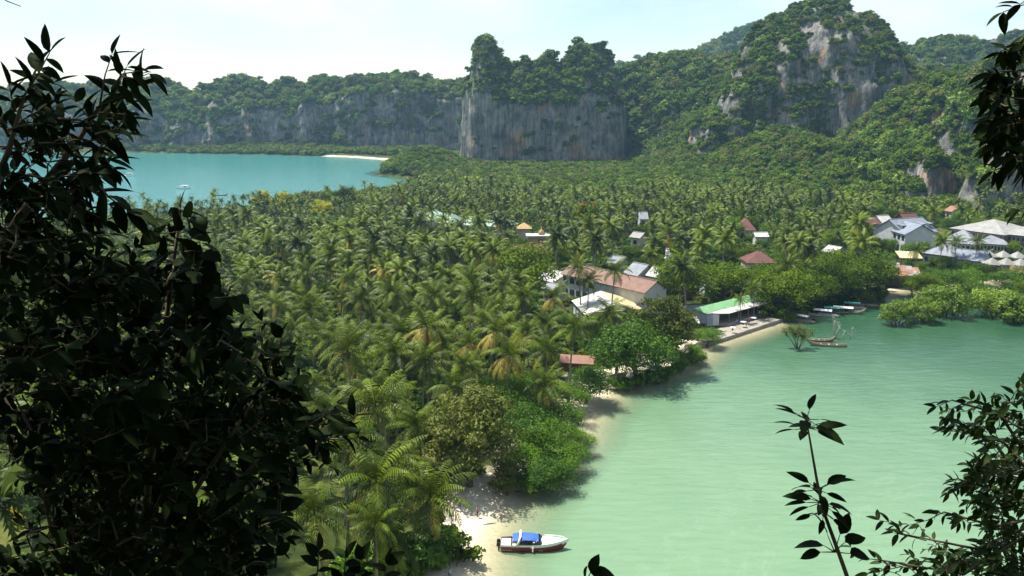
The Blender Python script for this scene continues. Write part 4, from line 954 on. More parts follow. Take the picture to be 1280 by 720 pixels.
for a in ((402, 636, 'big drooping palm over the sunlit lawn', 1, 1.05), (465, 600, 'big palm between the lawn palm and the beach', 3, 1.05), (535, 605, 'star-shaped palm beside the feathery tree at the sand', 0, 1.1), (495, 668, 'low palm above the light green bushes', 7, 1.0), (430, 560, 'palm rising behind the big lawn palms', 3, 1.0),
          (634, 440, 'palm with bright yellow lower fronds above the shore trees', 3, 1.0, True), (620, 410, 'tall palm with a yellow crown on a thin trunk', 6, .9, True), (585, 430, 'palm with orange-brown dying frond', 3, .9, True), (685, 470, 'broad palm leaning to the beach behind the dense round bush', 1, 1.1), (712, 405, 'tall palm in front of the open market tent', 5, 1.0),
          (765, 388, 'short dark palm right in front of the tent roof', 1, .9), (765, 340, 'slim palm rising before the brown roof', 5, .9), (727, 338, 'palm before the left end of the brown roof'.replace('left end', 'far end'), 4, .9), (690, 372, 'yellowish palm beside the white roofed house', 3, .9, True), (735, 352, 'slim palm next to the white dish on the brown roof'.replace('next to the white dish on', 'over the middle of'), 3, .8),
          (928, 368, 'palm leaning over the white slope of the restaurant roof', 4, .95), (945, 355, 'palm behind the restaurant roof beside another', 4, .85), (1010, 330, 'palm above the row of shore trees', 4, .9), (990, 325, 'second palm above the row of shore trees', 4, .85), (1178, 300, 'palm in the resort garden before the grey hip roof', 3, .8), (1196, 301, 'slimmer palm in the resort garden', 3, .7), (1146, 308, 'palm beside the cream awning', 3, .85), (1222, 300, 'palm before the windowed lodge', 3, .75)):
    PT(*a)
def grove(x, y, s, px):
    qx, qy = gp(x, y); n = fbm(x * .02, y * .02, seed=77)
    pr = np.where(qx < 690, .97, np.where(qy < 300, np.where(qx < 1090, .45, .12), .10))
    pr = np.where((qx < 690) & (n > .22), .35, pr)
    east = (s > np.where(y < 145, 11, 6))
    lawn = ((x + 27) / 7) ** 2 + ((y - 103) / 9) ** 2 < 1
    return east & ~lawn & (rng.random(len(x)) < pr) & (y < 515 + 40 * fbm(x * .02, y * .02, seed=91) - .10 * np.maximum(x, 0)) & ~((x > 175) & (y > 450))
spots = []
cell = {}
r_ = np.random.default_rng(5); N = 60000
pxr = r_.uniform(-30, 1270, N); Yr = 86 + (590 - 86) * r_.random(N) ** .6; xr = (pxr - 640) / 1080 * Yr * 1.03
ok = grove(xr, Yr, shore_sd(xr, Yr), pxr) & ~blocked(xr, Yr, .5)
tarr = np.array(TREES)
for a, b in zip(xr[ok], Yr[ok]):
    md = 6.3 if b < 300 else 6.8
    ci, cj = int(a // 7), int(b // 7); bad = False
    for i in (-1, 0, 1):
        for j in (-1, 0, 1):
            for (c, d) in cell.get((ci + i, cj + j), ()):
                if (a - c) ** 2 + (b - d) ** 2 < md * md: bad = True
    if bad: continue
    if np.any((tarr[:, 0] - a) ** 2 + (tarr[:, 1] - b) ** 2 < (tarr[:, 2] * .55 + 1.2) ** 2): continue
    if any((a - c) ** 2 + (b - d) ** 2 < 30 for c, d in PALMS): continue
    if hides(a, b, 18 if b < 300 else 15): continue
    cell.setdefault((ci, cj), []).append((a, b)); spots.append((a, b))
spots = np.array(spots); qx, qy = gp(spots[:, 0], spots[:, 1])
dark_zone = (qx < 300) & (qy > 330)
order = np.argsort(spots[:, 1] + dark_zone * 1000)
nhi, nind = 85, 276
print('palms', len(spots))
for k, i in enumerate(order[:nind]):
    a, b = spots[i]; r = random.Random(int(i)); near = b < 190
    vil = qx[i] > 690
    near_l = sorted((math.hypot(a - lx, b - ly), ln) for lx, ly, ln in LANDMARKS)[:1]
    lab = 'coconut palm rising between the village roofs' if vil else ('coconut palm in the near part of the dense grove' if near else 'coconut palm in the middle of the dense grove')
    yel = r.random() < .03; grp = 'palms among the roofs' if vil else ('palms in the near grove' if near else 'palms in the middle grove')
    if near_l and near_l[0][0] < 17: lab = 'coconut palm beside the ' + near_l[0][1]; grp = 'palms beside the ' + near_l[0][1]
    if yel: lab = lab.replace('coconut palm', 'coconut palm with yellowing fronds')
    palm(a, b, k < nhi, None, r.uniform(.85, 1.3), lab, grp, yel, seed=int(i) + 3)
rest = spots[order[nind:]]
scatter('palm_grove', np.stack([rest[:, 0], rest[:, 1], height(rest[:, 0], rest[:, 1])], 1), np.where(rest[:, 1] < 280, rng.uniform(.8, 1.3, len(rest)), rng.uniform(.6, 1.08, len(rest)) * np.where((rest[:, 0] < -70) & (rest[:, 1] > 360), .72, 1.0)), PCOL, 'far coconut palms filling the land between the two bays', 'palm grove', 10, tilt=.1)
# undergrowth
N = 26000; pxr = rng.uniform(-40, 1280, N); Yr = 86 + (500 - 86) * rng.random(N) ** .6; xr = (pxr - 640) / 1080 * Yr * 1.03; s = shore_sd(xr, Yr)
ok = (s > 8) & ~blocked(xr, Yr, .2) & (fbm(xr * .05, Yr * .05, seed=88) > -.22) & ~(((xr + 27) / 9) ** 2 + ((Yr - 103) / 11) ** 2 < 1)
xr, Yr = xr[ok], Yr[ok]
scatter('undergrowth', np.stack([xr, Yr, height(xr, Yr) + .3], 1), rng.uniform(.5, 1.6, len(xr)), BCOL, 'bushes and undergrowth beneath the palms and village trees', 'undergrowth', 4)
# hill and lowland woods
FO = np.concatenate(FOREST)
def wood_points(n, x0, x1, y0, y1, fn):
    x = rng.uniform(x0, x1, n); y = rng.uniform(y0, y1, n); s = shore_sd(x, y); ok = fn(x, y, s) & ~blocked(x, y, 1); x, y = x[ok], y[ok]
    return np.stack([x, y, height(x, y), rng.uniform(.7, 1.15, len(x))], 1)
W1 = wood_points(26000, -160, 700, 420, 960, lambda x, y, s: (s > 6) & ((y > 495) | ((x > 165) & (y > 440)) | (x > 250)) & (np.abs(x) < y * .68 + 30))
W2 = wood_points(9000, -900, -120, 1000, 1200, lambda x, y, s: (s > 1) & ((y > 1050) | (x > -300)) & ((s > 25) | (x < -225)))
FO = np.concatenate([FO, W1, W2])
q, r_, dep = proj(FO[:, :3]); ok = (q > -120) & (q < 1400)
FO = FO[ok]; FO[:, 2] += 1.6 * FO[:, 3]
scatter('hill_forest', FO[:, :3], FO[:, 3], FCOL, 'dense green forest covering the limestone hills and their foot', 'forest', 7)
# ------------------------------------------------------------------ boats
M['hull_white'] = simple('hull_white', (.80, .80, .78), .3, .05, 1.0, spec=.5); M['hull_red'] = simple('hull_dark_red', (.16, .012, .02), .35, .1, 1.0, spec=.5)
M['blue_cloth'] = simple('blue_canvas', (.03, .11, .42), .7, .15, 3.0); M['teal_cloth'] = simple('teal_canvas', (.10, .45, .38), .7, .15, 3.0)
M['boat_wood'] = simple('boat_wood', (.22, .15, .09), .7, .3, 3.0); M['pale_wood'] = simple('weathered_boat_wood', (.38, .32, .23), .8, .2, 3.0)
M['black'] = simple('black_plastic', (.015, .015, .018), .4, .1); M['seat'] = simple('boat_seat', (.55, .53, .48), .7, .1)
def hull_mesh(L, W, H, stations, n=9, deck=None, bilge=.55):
    """loft: stations = (x fraction, half-width fraction, keel z, sheer z)"""
    V = []
    for (fx, fw, kz, sz) in stations:
        for j in range(n):
            t = j / (n - 1) * 2 - 1                 # -1 .. 1 across
            a = abs(t); y = math.copysign(W / 2 * fw * (min(1, a * 1.02) ** bilge), t) if a > 1e-6 else 0
            V.append((fx * L, y, (kz + (sz - kz) * a ** 2.2) * H))
    F = []; m = len(stations)
    for i in range(m - 1):
        for j in range(n - 1): F.append((i * n + j, (i + 1) * n + j, (i + 1) * n + j + 1, i * n + j + 1))
    F.append(tuple(range(n)))
    return V, F
def speedboat():
    L = 9.0; c = at(667, 685, 0.0)
    b = thing('speedboat', 'white speedboat with dark red hull side and blue canopy', 'speedboat', (c[0], c[1], 0), R(-2))
    st = [(-.5, .86, -.35, .72), (-.3, .97, -.4, .74), (-.05, 1, -.4, .78), (.12, .95, -.38, .83), (.25, .78, -.34, .88), (.36, .53, -.22, .93), (.44, .30, .05, .97), (.5, .11, .5, 1.0), (.535, .015, .9, 1.01)]
    W, H = 2.7, 1.4; n = 17
    V, F = hull_mesh(L, W, H, st, n, bilge=.24)
    me = mesh_from('hull', V, F, [M['hull_white'], M['hull_red']], True)
    for p in me.polygons:                         # dark red band above the waterline, white bulwark over it
        z = sum(me.vertices[i].co.z for i in p.vertices) / len(p.vertices); p.material_index = 1 if z < .86 else 0
    hl = link('hull', me, b)
    # gunwale band and deck
    mb = MB()
    for (s0, s1) in zip(st[:-1], st[1:]):
        for sd in (-1, 1):
            y0, y1 = W / 2 * s0[1], W / 2 * s1[1]
            mb.add([(s0[0] * L, sd * y0, s0[3] * H), (s1[0] * L, sd * y1, s1[3] * H), (s1[0] * L, sd * y1 * 1.03, s1[3] * H - .24), (s0[0] * L, sd * y0 * 1.03, s0[3] * H - .24)], [(0, 1, 2, 3)])
    mb.build('bulwark', M['hull_white'], b)
    mb = MB()
    for (s0, s1) in zip(st[3:-1], st[4:]):
        y0, y1 = W / 2 * s0[1], W / 2 * s1[1]; z0, z1 = s0[3] * H, s1[3] * H
        mb.add([(s0[0] * L, -y0, z0), (s1[0] * L, -y1, z1), (s1[0] * L, 0, z1 + .16), (s0[0] * L, 0, z0 + .22), (s1[0] * L, y1, z1), (s0[0] * L, y0, z0)], [(0, 1, 2, 3), (3, 2, 4, 5)])
    mb.add([(1.35, -1.2, 1.02), (1.35, 1.2, 1.02), (1.35, 1.2, .2), (1.35, -1.2, .2)], [(0, 1, 2, 3)])
    dk = mb.build('foredeck', M['hull_white'], b)
    MB().box((2.55, -.38, 1.345), (1.15, .20, .03), R(-7)).build('hatch', M['boat_wood'], dk)
    MB().box((3.75, 0, 1.42), (.22, .12, .08)).build('cleat', M['black'], dk)
    MB().box((-1.5, 0, .25), (5.6, 2.4, .06)).build('cockpit_floor', M['seat'], b)
    for sd in (-1, 1): MB().box((-1.6, sd * .95, .52), (2.8, .42, .4)).build('bench', M['seat'], b)
    MB().box((.75, 0, .6), (.6, 1.7, .75)).build('console', M['black'], b)
    MB().box((-3.8, 0, .62), (1.3, 2.2, .42)).build('stern_deck', M['hull_white'], b)
    # windscreen
    ws = MB(); ws.add([(1.45, -1.2, 1.0), (1.45, 1.2, 1.0), (.85, .95, 1.62), (.85, -.95, 1.62)], [(0, 1, 2, 3)])
    for sd in (-1, 1): ws.add([(1.45, sd * 1.2, 1.0), (.85, sd * .95, 1.62), (.1, sd * 1.2, 1.5), (.1, sd * 1.36, .95)], [(0, 1, 2, 3)])
    ws.build('windscreen', M['glass'], b)
    # canopy on a white arch
    cv = MB(); nx, ny = 8, 7; Vc = []
    for i in range(nx + 1):
        for j in range(ny + 1):
            u = i / nx; t = j / ny * 2 - 1; x = -2.9 + 3.6 * u
            Vc.append((x, 1.15 * t * (1 - .35 * max(0, u - .55) ** 1.5), 2.02 - .26 * abs(t) ** 3 - .30 * abs(2 * u - 1) ** 4 - .05 * math.sin(u * 12) ** 2))
    k = len(Vc); Vc += [(x, y, z - .08) for x, y, z in Vc]
    Fc = []
    for i in range(nx):
        for j in range(ny):
            a = i * (ny + 1) + j; q = (a, a + ny + 1, a + ny + 2, a + 1); Fc.append(q); Fc.append(tuple(v + k for v in q[::-1]))
    cv.add(Vc, Fc); ca = cv.build('canopy', M['blue_cloth'], b, True)
    ar = MB(); ar.tube([(-2.3, -1.35, .85), (-1.95, -1.28, 1.7), (-1.8, -.9, 2.1), (-1.8, 0, 2.16), (-1.8, .9, 2.1), (-1.95, 1.28, 1.7), (-2.3, 1.35, .85)], [.2, .17, .16, .16, .16, .17, .2], 6); ar.build('arch', M['hull_white'], b, True)
    for sd in (-1, 1):
        for x0, x1 in ((.3, .6), (-2.7, -2.75)): MB().tube([(x0 - .3, sd * 1.25, .9), (x1, sd * 1.05, 1.9)], .03, 5).build('canopy_pole', M['hull_white'], b)
    rl = MB()
    for sd in (-1, 1): rl.tube([(1.5, sd * 1.2, 1.35), (2.8, sd * .9, 1.5), (3.9, sd * .4, 1.62), (4.3, 0, 1.66)], .025, 4)
    rl.build('bow_rail', M['hull_white'], b)
    for y in (-.45, .45):
        e = MB().box((-4.85, y, .75), (.55, .36, .5), taper=.8).build('outboard_motor', M['black'], b)
        MB().box((-4.8, y, .15), (.22, .14, .9)).build('motor_leg', M['black'], e)
    MB().tube([(-.1, -1.52, .85), (-.1, -1.55, .25)], [.11, .11], 8).build('fender', M['hull_white'], b)
    return b
speedboat()
M['rope'] = simple('rope', (.45, .4, .3), .9, .1)
def rope_end(b): MB().tube([(-4.5, .3, .9), (-6.5, 1.2, .35), (-9.2, 2.6, .12)], .02, 4).build('mooring_rope', M['rope'], b)
rope_end(bpy.data.objects['speedboat'])
def longtail(px, py, L, rz, label, canopy=None, hull='boat_wood', group=None, name='longtail_boat', motor=True, z=0.0, W=1.7):
    c = at(px, py, 0.3); b = thing(name, label, 'boat', (c[0], c[1], z), rz, group)
    st = [(-.5, .45, .05, .75), (-.42, .75, -.25, .62), (-.2, 1, -.35, .55), (.1, 1, -.35, .58), (.3, .8, -.25, .75), (.42, .45, .1, 1.1), (.5, .10, .9, 1.75)]
    V, F = hull_mesh(L, W, .95, st, 9); hl = link('hull', mesh_from('hull', V, F, [M[hull]], True), b)
    mb = MB()
    for sd in (-1, 1): mb.tube([(s[0] * L, sd * W / 2 * s[1], s[3] * .95) for s in st], .06, 4)
    mb.build('gunwale', M['pale_wood'], b)
    for x in (-.25, -.05, .15): MB().box((x * L, 0, .38), (.3, W * .9, .06)).build('thwart', M['pale_wood'], b)
    if canopy:
        cv = MB(); Vc = []
        for i in range(5):
            for j in range(7):
                t = j / 6 * 2 - 1; Vc.append((-.3 * L + .5 * L * i / 4, t * W * .6, 1.95 - .25 * t * t))
        k = len(Vc); Vc += [(x, y, zz - .07) for x, y, zz in Vc]; Fc = []
        for i in range(4):
            for j in range(6):
                a = i * 7 + j; q = (a, a + 7, a + 8, a + 1); Fc += [q, tuple(v + k for v in q[::-1])]
        cv.add(Vc, Fc); cv.build('canopy', M[canopy], b, True)
        for x in (-.28, -.05, .18):
            for sd in (-1, 1): MB().tube([(x * L, sd * W * .46, .5), (x * L, sd * W * .48, 1.75)], .04, 4).build('canopy_post', M['pale_wood'], b)
    if motor:
        mo = MB().box((-.46 * L, 0, 1.0), (.7, .4, .45)).build('motor', M['black'], b); MB().tube([(-.48 * L, 0, .95), (-.72 * L, .2, -.1)], .05, 5).build('propeller_shaft', M['black'], mo)
    return b
longtail(1000, 400, 8.5, R(140), 'lone longtail boat with white canopy beside the restaurant', 'hull_white', 'pale_wood')
longtail(1026, 393, 10, R(155), 'longtail boat with white and blue hull under a white canopy', 'hull_white', 'hull_white', W=2.1)
longtail(1038, 390, 9.5, R(165), 'moored boat with a teal canopy beside the white one', 'teal_cloth', 'boat_wood', W=1.9)
longtail(1056, 390, 11, R(-20), 'pale longtail boat with open bow and white canopy next to the teal one', 'hull_white', 'pale_wood', W=2.1)
longtail(1063, 384, 9, R(160), 'longtail boat with small teal awning tucked behind the pale one', 'teal_cloth', 'hull_white')
longtail(1078, 382, 11, R(170), 'dark wooden longtail boat nearest the mangroves', None, 'boat_wood')
longtail(1034, 431, 9.5, R(172), 'weathered open wooden boat lying beside the dead tree', None, 'pale_wood', motor=False, name='wooden_boat')
longtail(1026, 425.5, 7, R(-8), 'smaller open wooden boat behind the weathered one', None, 'boat_wood', motor=False, name='wooden_boat', W=1.3)
longtail(772, 474, 5.0, R(25), 'small wooden boat pulled up on the sand below the beach shelter', None, 'pale_wood', motor=False, name='wooden_boat', W=1.2, z=.75)
for px_, py_, l_, a_, lab in ((612, 650, 2.2, 20, 'bleached driftwood log on the bright sand near the walker'), (640, 612, 3.0, -35, 'driftwood log on the shaded sand under the feathery tree'), (728, 519, 2.0, 60, 'driftwood log on the narrow sand strip'), (590, 690, 1.6, 75, 'short driftwood log at the waterline by the speedboat')):
    c = at(px_, py_, .6); zg = float(height(c[0], c[1])); tag(MB().tube([(-l_ / 2, 0, .05), (0, .08, .12), (l_ * .3, -.05, .1), (l_ / 2, .1, .2)], [.12, .1, .08, .03], 7).build('driftwood', M['dead_wood'], None, True, loc=(c[0], c[1], zg), rot=(0, 0, R(a_))), lab, 'driftwood')
def launch(px, py, L, rz, label, wake=False):
    c = at(px, py, 0); b = thing('motor_launch', label, 'boat', (c[0], c[1], 0), rz)
    st = [(-.5, .85, -.3, .7), (-.2, 1, -.4, .72), (.2, .9, -.35, .85), (.4, .5, -.1, 1.05), (.5, .05, .7, 1.2)]; V, F = hull_mesh(L, L * .32, 1.6, st, 9)
    link('hull', mesh_from('hull', V, F, [M['hull_white']], True), b)
    MB().box((-.05 * L, 0, 1.5), (L * .4, L * .24, 1.3), taper=.85).build('cabin', M['hull_white'], b); MB().box((-.05 * L, -L * .12, 1.6), (L * .34, .1, .45)).build('window', M['glass'], b)
    MB().box((-.2 * L, 0, 2.5), (L * .5, L * .26, .12)).build('canopy', M['hull_white'], b)
    return b
launch(228, 236, 11, R(165), 'white motor launch lying still in the west bay')
launch(164, 220, 9, R(-12), 'small speeding boat trailing a white wake in the west bay')
M['foam'] = simple('foam', (.75, .8, .8), .8, .1)
mb = MB(); a_, b_ = at(162, 219.8, .03), at(112, 214.5, .03); d_ = Vector(b_ - a_); n_ = Vector((-d_.y, d_.x, 0)).normalized(); rr = random.Random(4)
Vw = []; 
for i in range(25):
    f = i / 24; c = Vector(a_) + d_ * f; w = .5 + 1.1 * f + rr.uniform(-.2, .2)
    Vw += [c - n_ * w, c + n_ * w]
mb.add(Vw, [(2 * i, 2 * i + 2, 2 * i + 3, 2 * i + 1) for i in range(24)])
wk = mb.build('wake', M['foam']); structure(wk)
longtail(275, 244, 10, R(10), 'dark little boat just off the palms in the west bay', None, 'boat_wood')
# dead tree and sapling standing in the water
def branchy(name, label, px, py, tips, mat, r0, hts, leafy=None, cat='tree'):
    c = at(px, py, -.2); th = thing(name, label, cat, (c[0], c[1], -.6)); mb = MB(); fol = []
    for (tx, ty, rad) in tips:
        e = Vector(atY(tx, ty, c[1] + random.uniform(-1.2, 1.2))) - Vector((c[0], c[1], -.6)); m1 = e * .35 + Vector((random.uniform(-.3, .3), random.uniform(-.3, .3), .5)); m2 = e * .7 + Vector((random.uniform(-.3, .3), random.uniform(-.3, .3), .35))
        mb.tube([(0, 0, 0), m1, m2, e], [rad, rad * .7, rad * .45, .03], 6)
        for k in range(3):
            q = m1.lerp(e, random.uniform(.2, .9)); t = q + Vector((random.uniform(-.7, .7), random.uniform(-.7, .7), random.uniform(.2, .9))); mb.tube([q, (q + t) / 2 + Vector((0, 0, .1)), t], [rad * .35, rad * .25, .02], 4); fol += [t, e.lerp(q, .3)]
    mb.build('trunk' if leafy else 'limbs', M[mat], th, True)
    if leafy:
        P = np.concatenate([np.array(t) + rng.normal(size=(55, 3)) * .42 for t in fol]); N = rng.normal(size=P.shape) + np.array([0, 0, .6])
        V, F = leaf_quads(P, N, .17 * rng.uniform(.6, 1.3, len(P))); link('crown', mesh_from('crown', V, F, [M[leafy]]), th)
    return th
branchy('dead_tree', 'bleached dead tree standing in the water beside the wooden boats', 1044, 424, [(1041, 393, .26), (1051, 405, .2), (1049, 402, .16), (1043, 401, .2)], 'dead_wood', .3, 8)
branchy('dead_branch', 'pale dead branch sticking out of the water beyond the dead tree', 1051, 424, [(1057, 413, .16)], 'dead_wood', .15, 3, cat='branch')
branchy('dead_branch', 'forked dead branch standing farthest out from the dead tree', 1062, 424, [(1067, 409, .14), (1060, 415, .1)], 'dead_wood', .15, 3, cat='branch')
branchy('young_mangrove', 'sparse many-stemmed young mangrove standing in the water by the wooden boats', 997, 437, [(980, 412, .14), (988, 408, .14), (998, 408, .15), (1008, 410, .14), (1017, 413, .12), (994, 416, .12), (1004, 418, .12)], 'bark', .2, 5, 'olive')

# ------------------------------------------------------------------ people (tiny: on the sand and at the restaurant)
def person(x, y, z, label, shirt, trousers, rz=0, walk=.12, sit=False, skin=(.32, .19, .12)):
    th = thing('person', label, 'person', (x, y, z), rz)
    js = {'pel': (0, 0, .92), 'chest': (0, 0, 1.32), 'neck': (0, 0, 1.48), 'head': (0, -.02, 1.62), 'top': (0, -.01, 1.74),
          'hl': (-.1, 0, .88), 'kl': (-.11, -walk, .5), 'fl': (-.11, walk * .3 - .02, .07), 'tl': (-.11, -.17 + walk * .3, .03), 'hr': (.1, 0, .88), 'kr': (.11, walk * .5, .5), 'fr': (.11, walk * 1.6, .08), 'tr': (.11, walk * 1.6 - .15, .03),
          'sl': (-.19, 0, 1.40), 'el': (-.25, .04, 1.12), 'wl': (-.24, -.08, .88), 'gl': (-.24, -.12, .78), 'sr': (.19, 0, 1.40), 'er': (.25, .05, 1.12), 'wr': (.24, -.06, .88), 'gr': (.24, -.1, .78)}
    ed = [('pel', 'chest'), ('chest', 'neck'), ('neck', 'head'), ('head', 'top'), ('pel', 'hl'), ('hl', 'kl'), ('kl', 'fl'), ('fl', 'tl'), ('pel', 'hr'), ('hr', 'kr'), ('kr', 'fr'), ('fr', 'tr'), ('chest', 'sl'), ('sl', 'el'), ('el', 'wl'), ('wl', 'gl'), ('chest', 'sr'), ('sr', 'er'), ('er', 'wr'), ('wr', 'gr')]
    rad = {'pel': .15, 'chest': .16, 'neck': .06, 'head': .10, 'top': .07, 'h': .09, 'k': .065, 'f': .045, 't': .04, 's': .065, 'e': .045, 'w': .035, 'g': .04}
    ks = list(js); me = bpy.data.meshes.new('body'); me.from_pydata([js[k] for k in ks], [(ks.index(a), ks.index(b)) for a, b in ed], [])
    o = link('body', me, th); sk = o.modifiers.new('skin', 'SKIN'); me.skin_vertices[0].data[0].use_root = True
    for i, k in enumerate(ks):
        r = rad.get(k, rad.get(k[0])); me.skin_vertices[0].data[i].radius = (r, r * .8)
    sb = o.modifiers.new('sub', 'SUBSURF'); sb.levels = sb.render_levels = 1
    m, t, b = newmat('body_' + label[:12].replace(' ', '_')); tc = nd(t, 'ShaderNodeTexCoord'); sx = nd(t, 'ShaderNodeSeparateXYZ'); t.links.new(tc.outputs['Object'], sx.inputs[0])
    rp = ramp(t, [(0, skin), (.20, trousers), (.52, shirt), (.80, skin), (.90, (.02, .015, .01))]); rp.color_ramp.interpolation = 'CONSTANT'
    dv = nd(t, 'ShaderNodeMath', operation='DIVIDE'); dv.inputs[1].default_value = 1.8; t.links.new(sx.outputs['Z'], dv.inputs[0]); t.links.new(dv.outputs[0], rp.inputs[0]); t.links.new(rp.outputs[0], b.inputs['Base Color']); b.inputs['Roughness'].default_value = .8
    me.materials.append(m); return th
p = at(597, 640, 1.0); person(p[0], p[1], float(height(p[0], p[1])), 'person in dark shorts walking on the bright sand by the trees', (.30, .18, .14), (.05, .05, .09), rz=R(35))
p = at(562, 716, 1.3); person(p[0], p[1], float(height(p[0], p[1])), 'person in white top and blue trousers beside the dark bush on the sand', (.7, .7, .72), (.08, .14, .35), rz=R(-60))
for px_, py_, sh, lab in ((937, 403, (.55, .18, .22), 'person in pink shirt on the restaurant terrace'), (933, 408, (.5, .35, .3), 'person in tan shirt near the terrace edge'), (921, 406, (.1, .2, .5), 'person in blue shirt under the restaurant roof'), (949, 395, (.15, .3, .6), 'person in light blue shirt deeper in the restaurant')):
    p = at(px_, py_, 1.7); person(p[0], p[1], 1.61, lab, sh, (.06, .06, .08), rz=random.uniform(0, 6))
for px_, py_, lab in ((916, 409, 'white round table at the open front of the restaurant'), (929, 402, 'white round table further along the restaurant terrace'), (942, 397, 'white round table at the far end of the restaurant terrace')):
    p = at(px_, py_, 2.4); tb = thing('dining_table', lab, 'table', (p[0], p[1], 1.6)); MB().tube([(0, 0, .72), (0, 0, .78)], .75, 14).build('table_top', M['hull_white'], tb); MB().tube([(0, 0, 0), (0, 0, .72)], [.3, .06], 8).build('pedestal', M['black'], tb)

# ------------------------------------------------------------------ near plants on the slope below the viewpoint
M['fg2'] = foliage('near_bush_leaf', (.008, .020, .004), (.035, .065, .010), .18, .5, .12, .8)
def leaf_mesh(name, mat, w=.36, fold=.25, curl=.25, n=5):
    V = []; 
    for i in range(n + 1):
        f = i / n; ww = w * .5 * (math.sin(math.pi * f ** .8) ** .8) if 0 < i < n else 0.0; z = -curl * f * f
        V += [(f, -ww, z + fold * ww), (f, 0, z), (f, ww, z + fold * ww)]
    F = []
    for i in range(n):
        a = 3 * i; F += [(a, a + 3, a + 4, a + 1), (a + 1, a + 4, a + 5, a + 2)]
    return mesh_from(name, V, F, [M[mat]], True)
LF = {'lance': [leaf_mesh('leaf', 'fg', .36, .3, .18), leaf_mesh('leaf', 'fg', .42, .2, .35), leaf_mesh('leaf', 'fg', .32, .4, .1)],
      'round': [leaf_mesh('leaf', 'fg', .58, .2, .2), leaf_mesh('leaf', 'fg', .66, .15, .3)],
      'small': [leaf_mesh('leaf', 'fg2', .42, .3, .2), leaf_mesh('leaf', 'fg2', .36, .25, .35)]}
def cp(px, py, d):
    r = ray(px, py); return Vector((0, 0, CAMZ)) + Vector(r) * d
class Plant:
    def __init__(s, name, label, cat, root, bark='fg_bark'):
        s.o = thing(name, label, cat, root); s.root = Vector(root); s.L = []; s.mb = MB(); s.tw = MB(); s.bark = bark; s.n = 0
    def stem(s, pts, r0, r1, n=5, mb=None):
        pts = [Vector(p) - s.root for p in pts]; m = len(pts); (mb or s.mb).tube(pts, [r0 + (r1 - r0) * i / (m - 1) for i in range(m)], n)
    def leaf(s, p, d, size, kind, droop=.0):
        """d: direction of the blade"""
        d = Vector(d).normalized(); x = d; z = Vector((random.gauss(0, .35), random.gauss(-.25, .35), 1.0)); y = z.cross(x)
        if y.length < .05: y = Vector((0, 1, 0))
        y.normalize(); z = x.cross(y); m = Matrix((x, y, z)).transposed(); s.L.append((Vector(p) - s.root, m, size, random.choice(LF[kind])))
    def twig(s, p0, p1, nl, size, kind, r=.006, spread=1.0, tip=True):
        p0, p1 = Vector(p0), Vector(p1); ax = p1 - p0; mid = (p0 + p1) / 2 + Vector((random.gauss(0, 1), random.gauss(0, 1), random.gauss(0, 1))) * ax.length * .08
        s.stem([p0, mid, p1], r, r * .45, 4, s.tw); a = ax.normalized()
        side = a.cross(Vector((random.gauss(0, .4), 1, random.gauss(0, .4)))).normalized()
        for k in range(nl):
            f = .15 + .85 * k / max(1, nl - 1); q = p0.lerp(p1, f) if abs(f - .5) > .3 else mid.lerp(p1, max(0, f - .5) * 2) if f > .5 else p0.lerp(mid, f * 2)
            d = a * .75 + side * (1 if k % 2 else -1) * spread + Vector((random.gauss(0, .3), random.gauss(0, .3), random.gauss(-.22, .3)))
            s.leaf(q, d, size * random.uniform(.75, 1.2), kind)
        if tip: s.leaf(p1, a + Vector((0, 0, -.15)), size, kind)
    def finish(s, maxpart=300, stemname='stem'):
        s.mb.build(stemname, M[s.bark], s.o, True)
        if s.tw.v: s.tw.build('twigs', M[s.bark], s.o, True)['kind'] = 'stuff'
        # the leaves that show largest become parts of their own
        def score(l):
            w = l[0] + s.root; qx, qy, dp = proj(np.array(w)); vis = (-30 < qx[0] < 1310) and (-30 < qy[0] < 750) and dp[0] > .3
            return -(l[2] / dp[0]) * s.pick(qx[0], qy[0]) if vis else 0
        s.L.sort(key=score)
        for (p, m, sz, me) in s.L[:maxpart]:
            o = link('leaf', me, s.o); o.matrix_local = Matrix.Translation(p) @ m.to_4x4() @ Matrix.Scale(sz, 4)
        rest = s.L[maxpart:]
        if rest:
            V, F, nv = [], [], 0; mats = []
            for (p, m, sz, me) in rest:
                v = np.array([q.co for q in me.vertices]) * sz @ np.array(m).T + np.array(p); V.append(v)
                F.append(LFACE + nv); nv += len(v)
            fo = link('foliage', mesh_from('foliage', np.concatenate(V), np.concatenate(F), [rest[0][3].materials[0]], True), s.o); fo['kind'] = 'stuff'
        return s.o
    def pick(s, x, y): return 1.0
LFACE = np.array([tuple(p.vertices) for p in LF['lance'][0].polygons])
def in_poly(x, y, poly):
    c = False; n = len(poly)
    for i in range(n):
        (ax, ay), (bx, by) = poly[i], poly[(i + 1) % n]
        if (ay > y) != (by > y) and x < ax + (y - ay) / (by - ay) * (bx - ax): c = not c
    return c
random.seed(11)
def gz(x, y): return float(height(x, y)) - .15
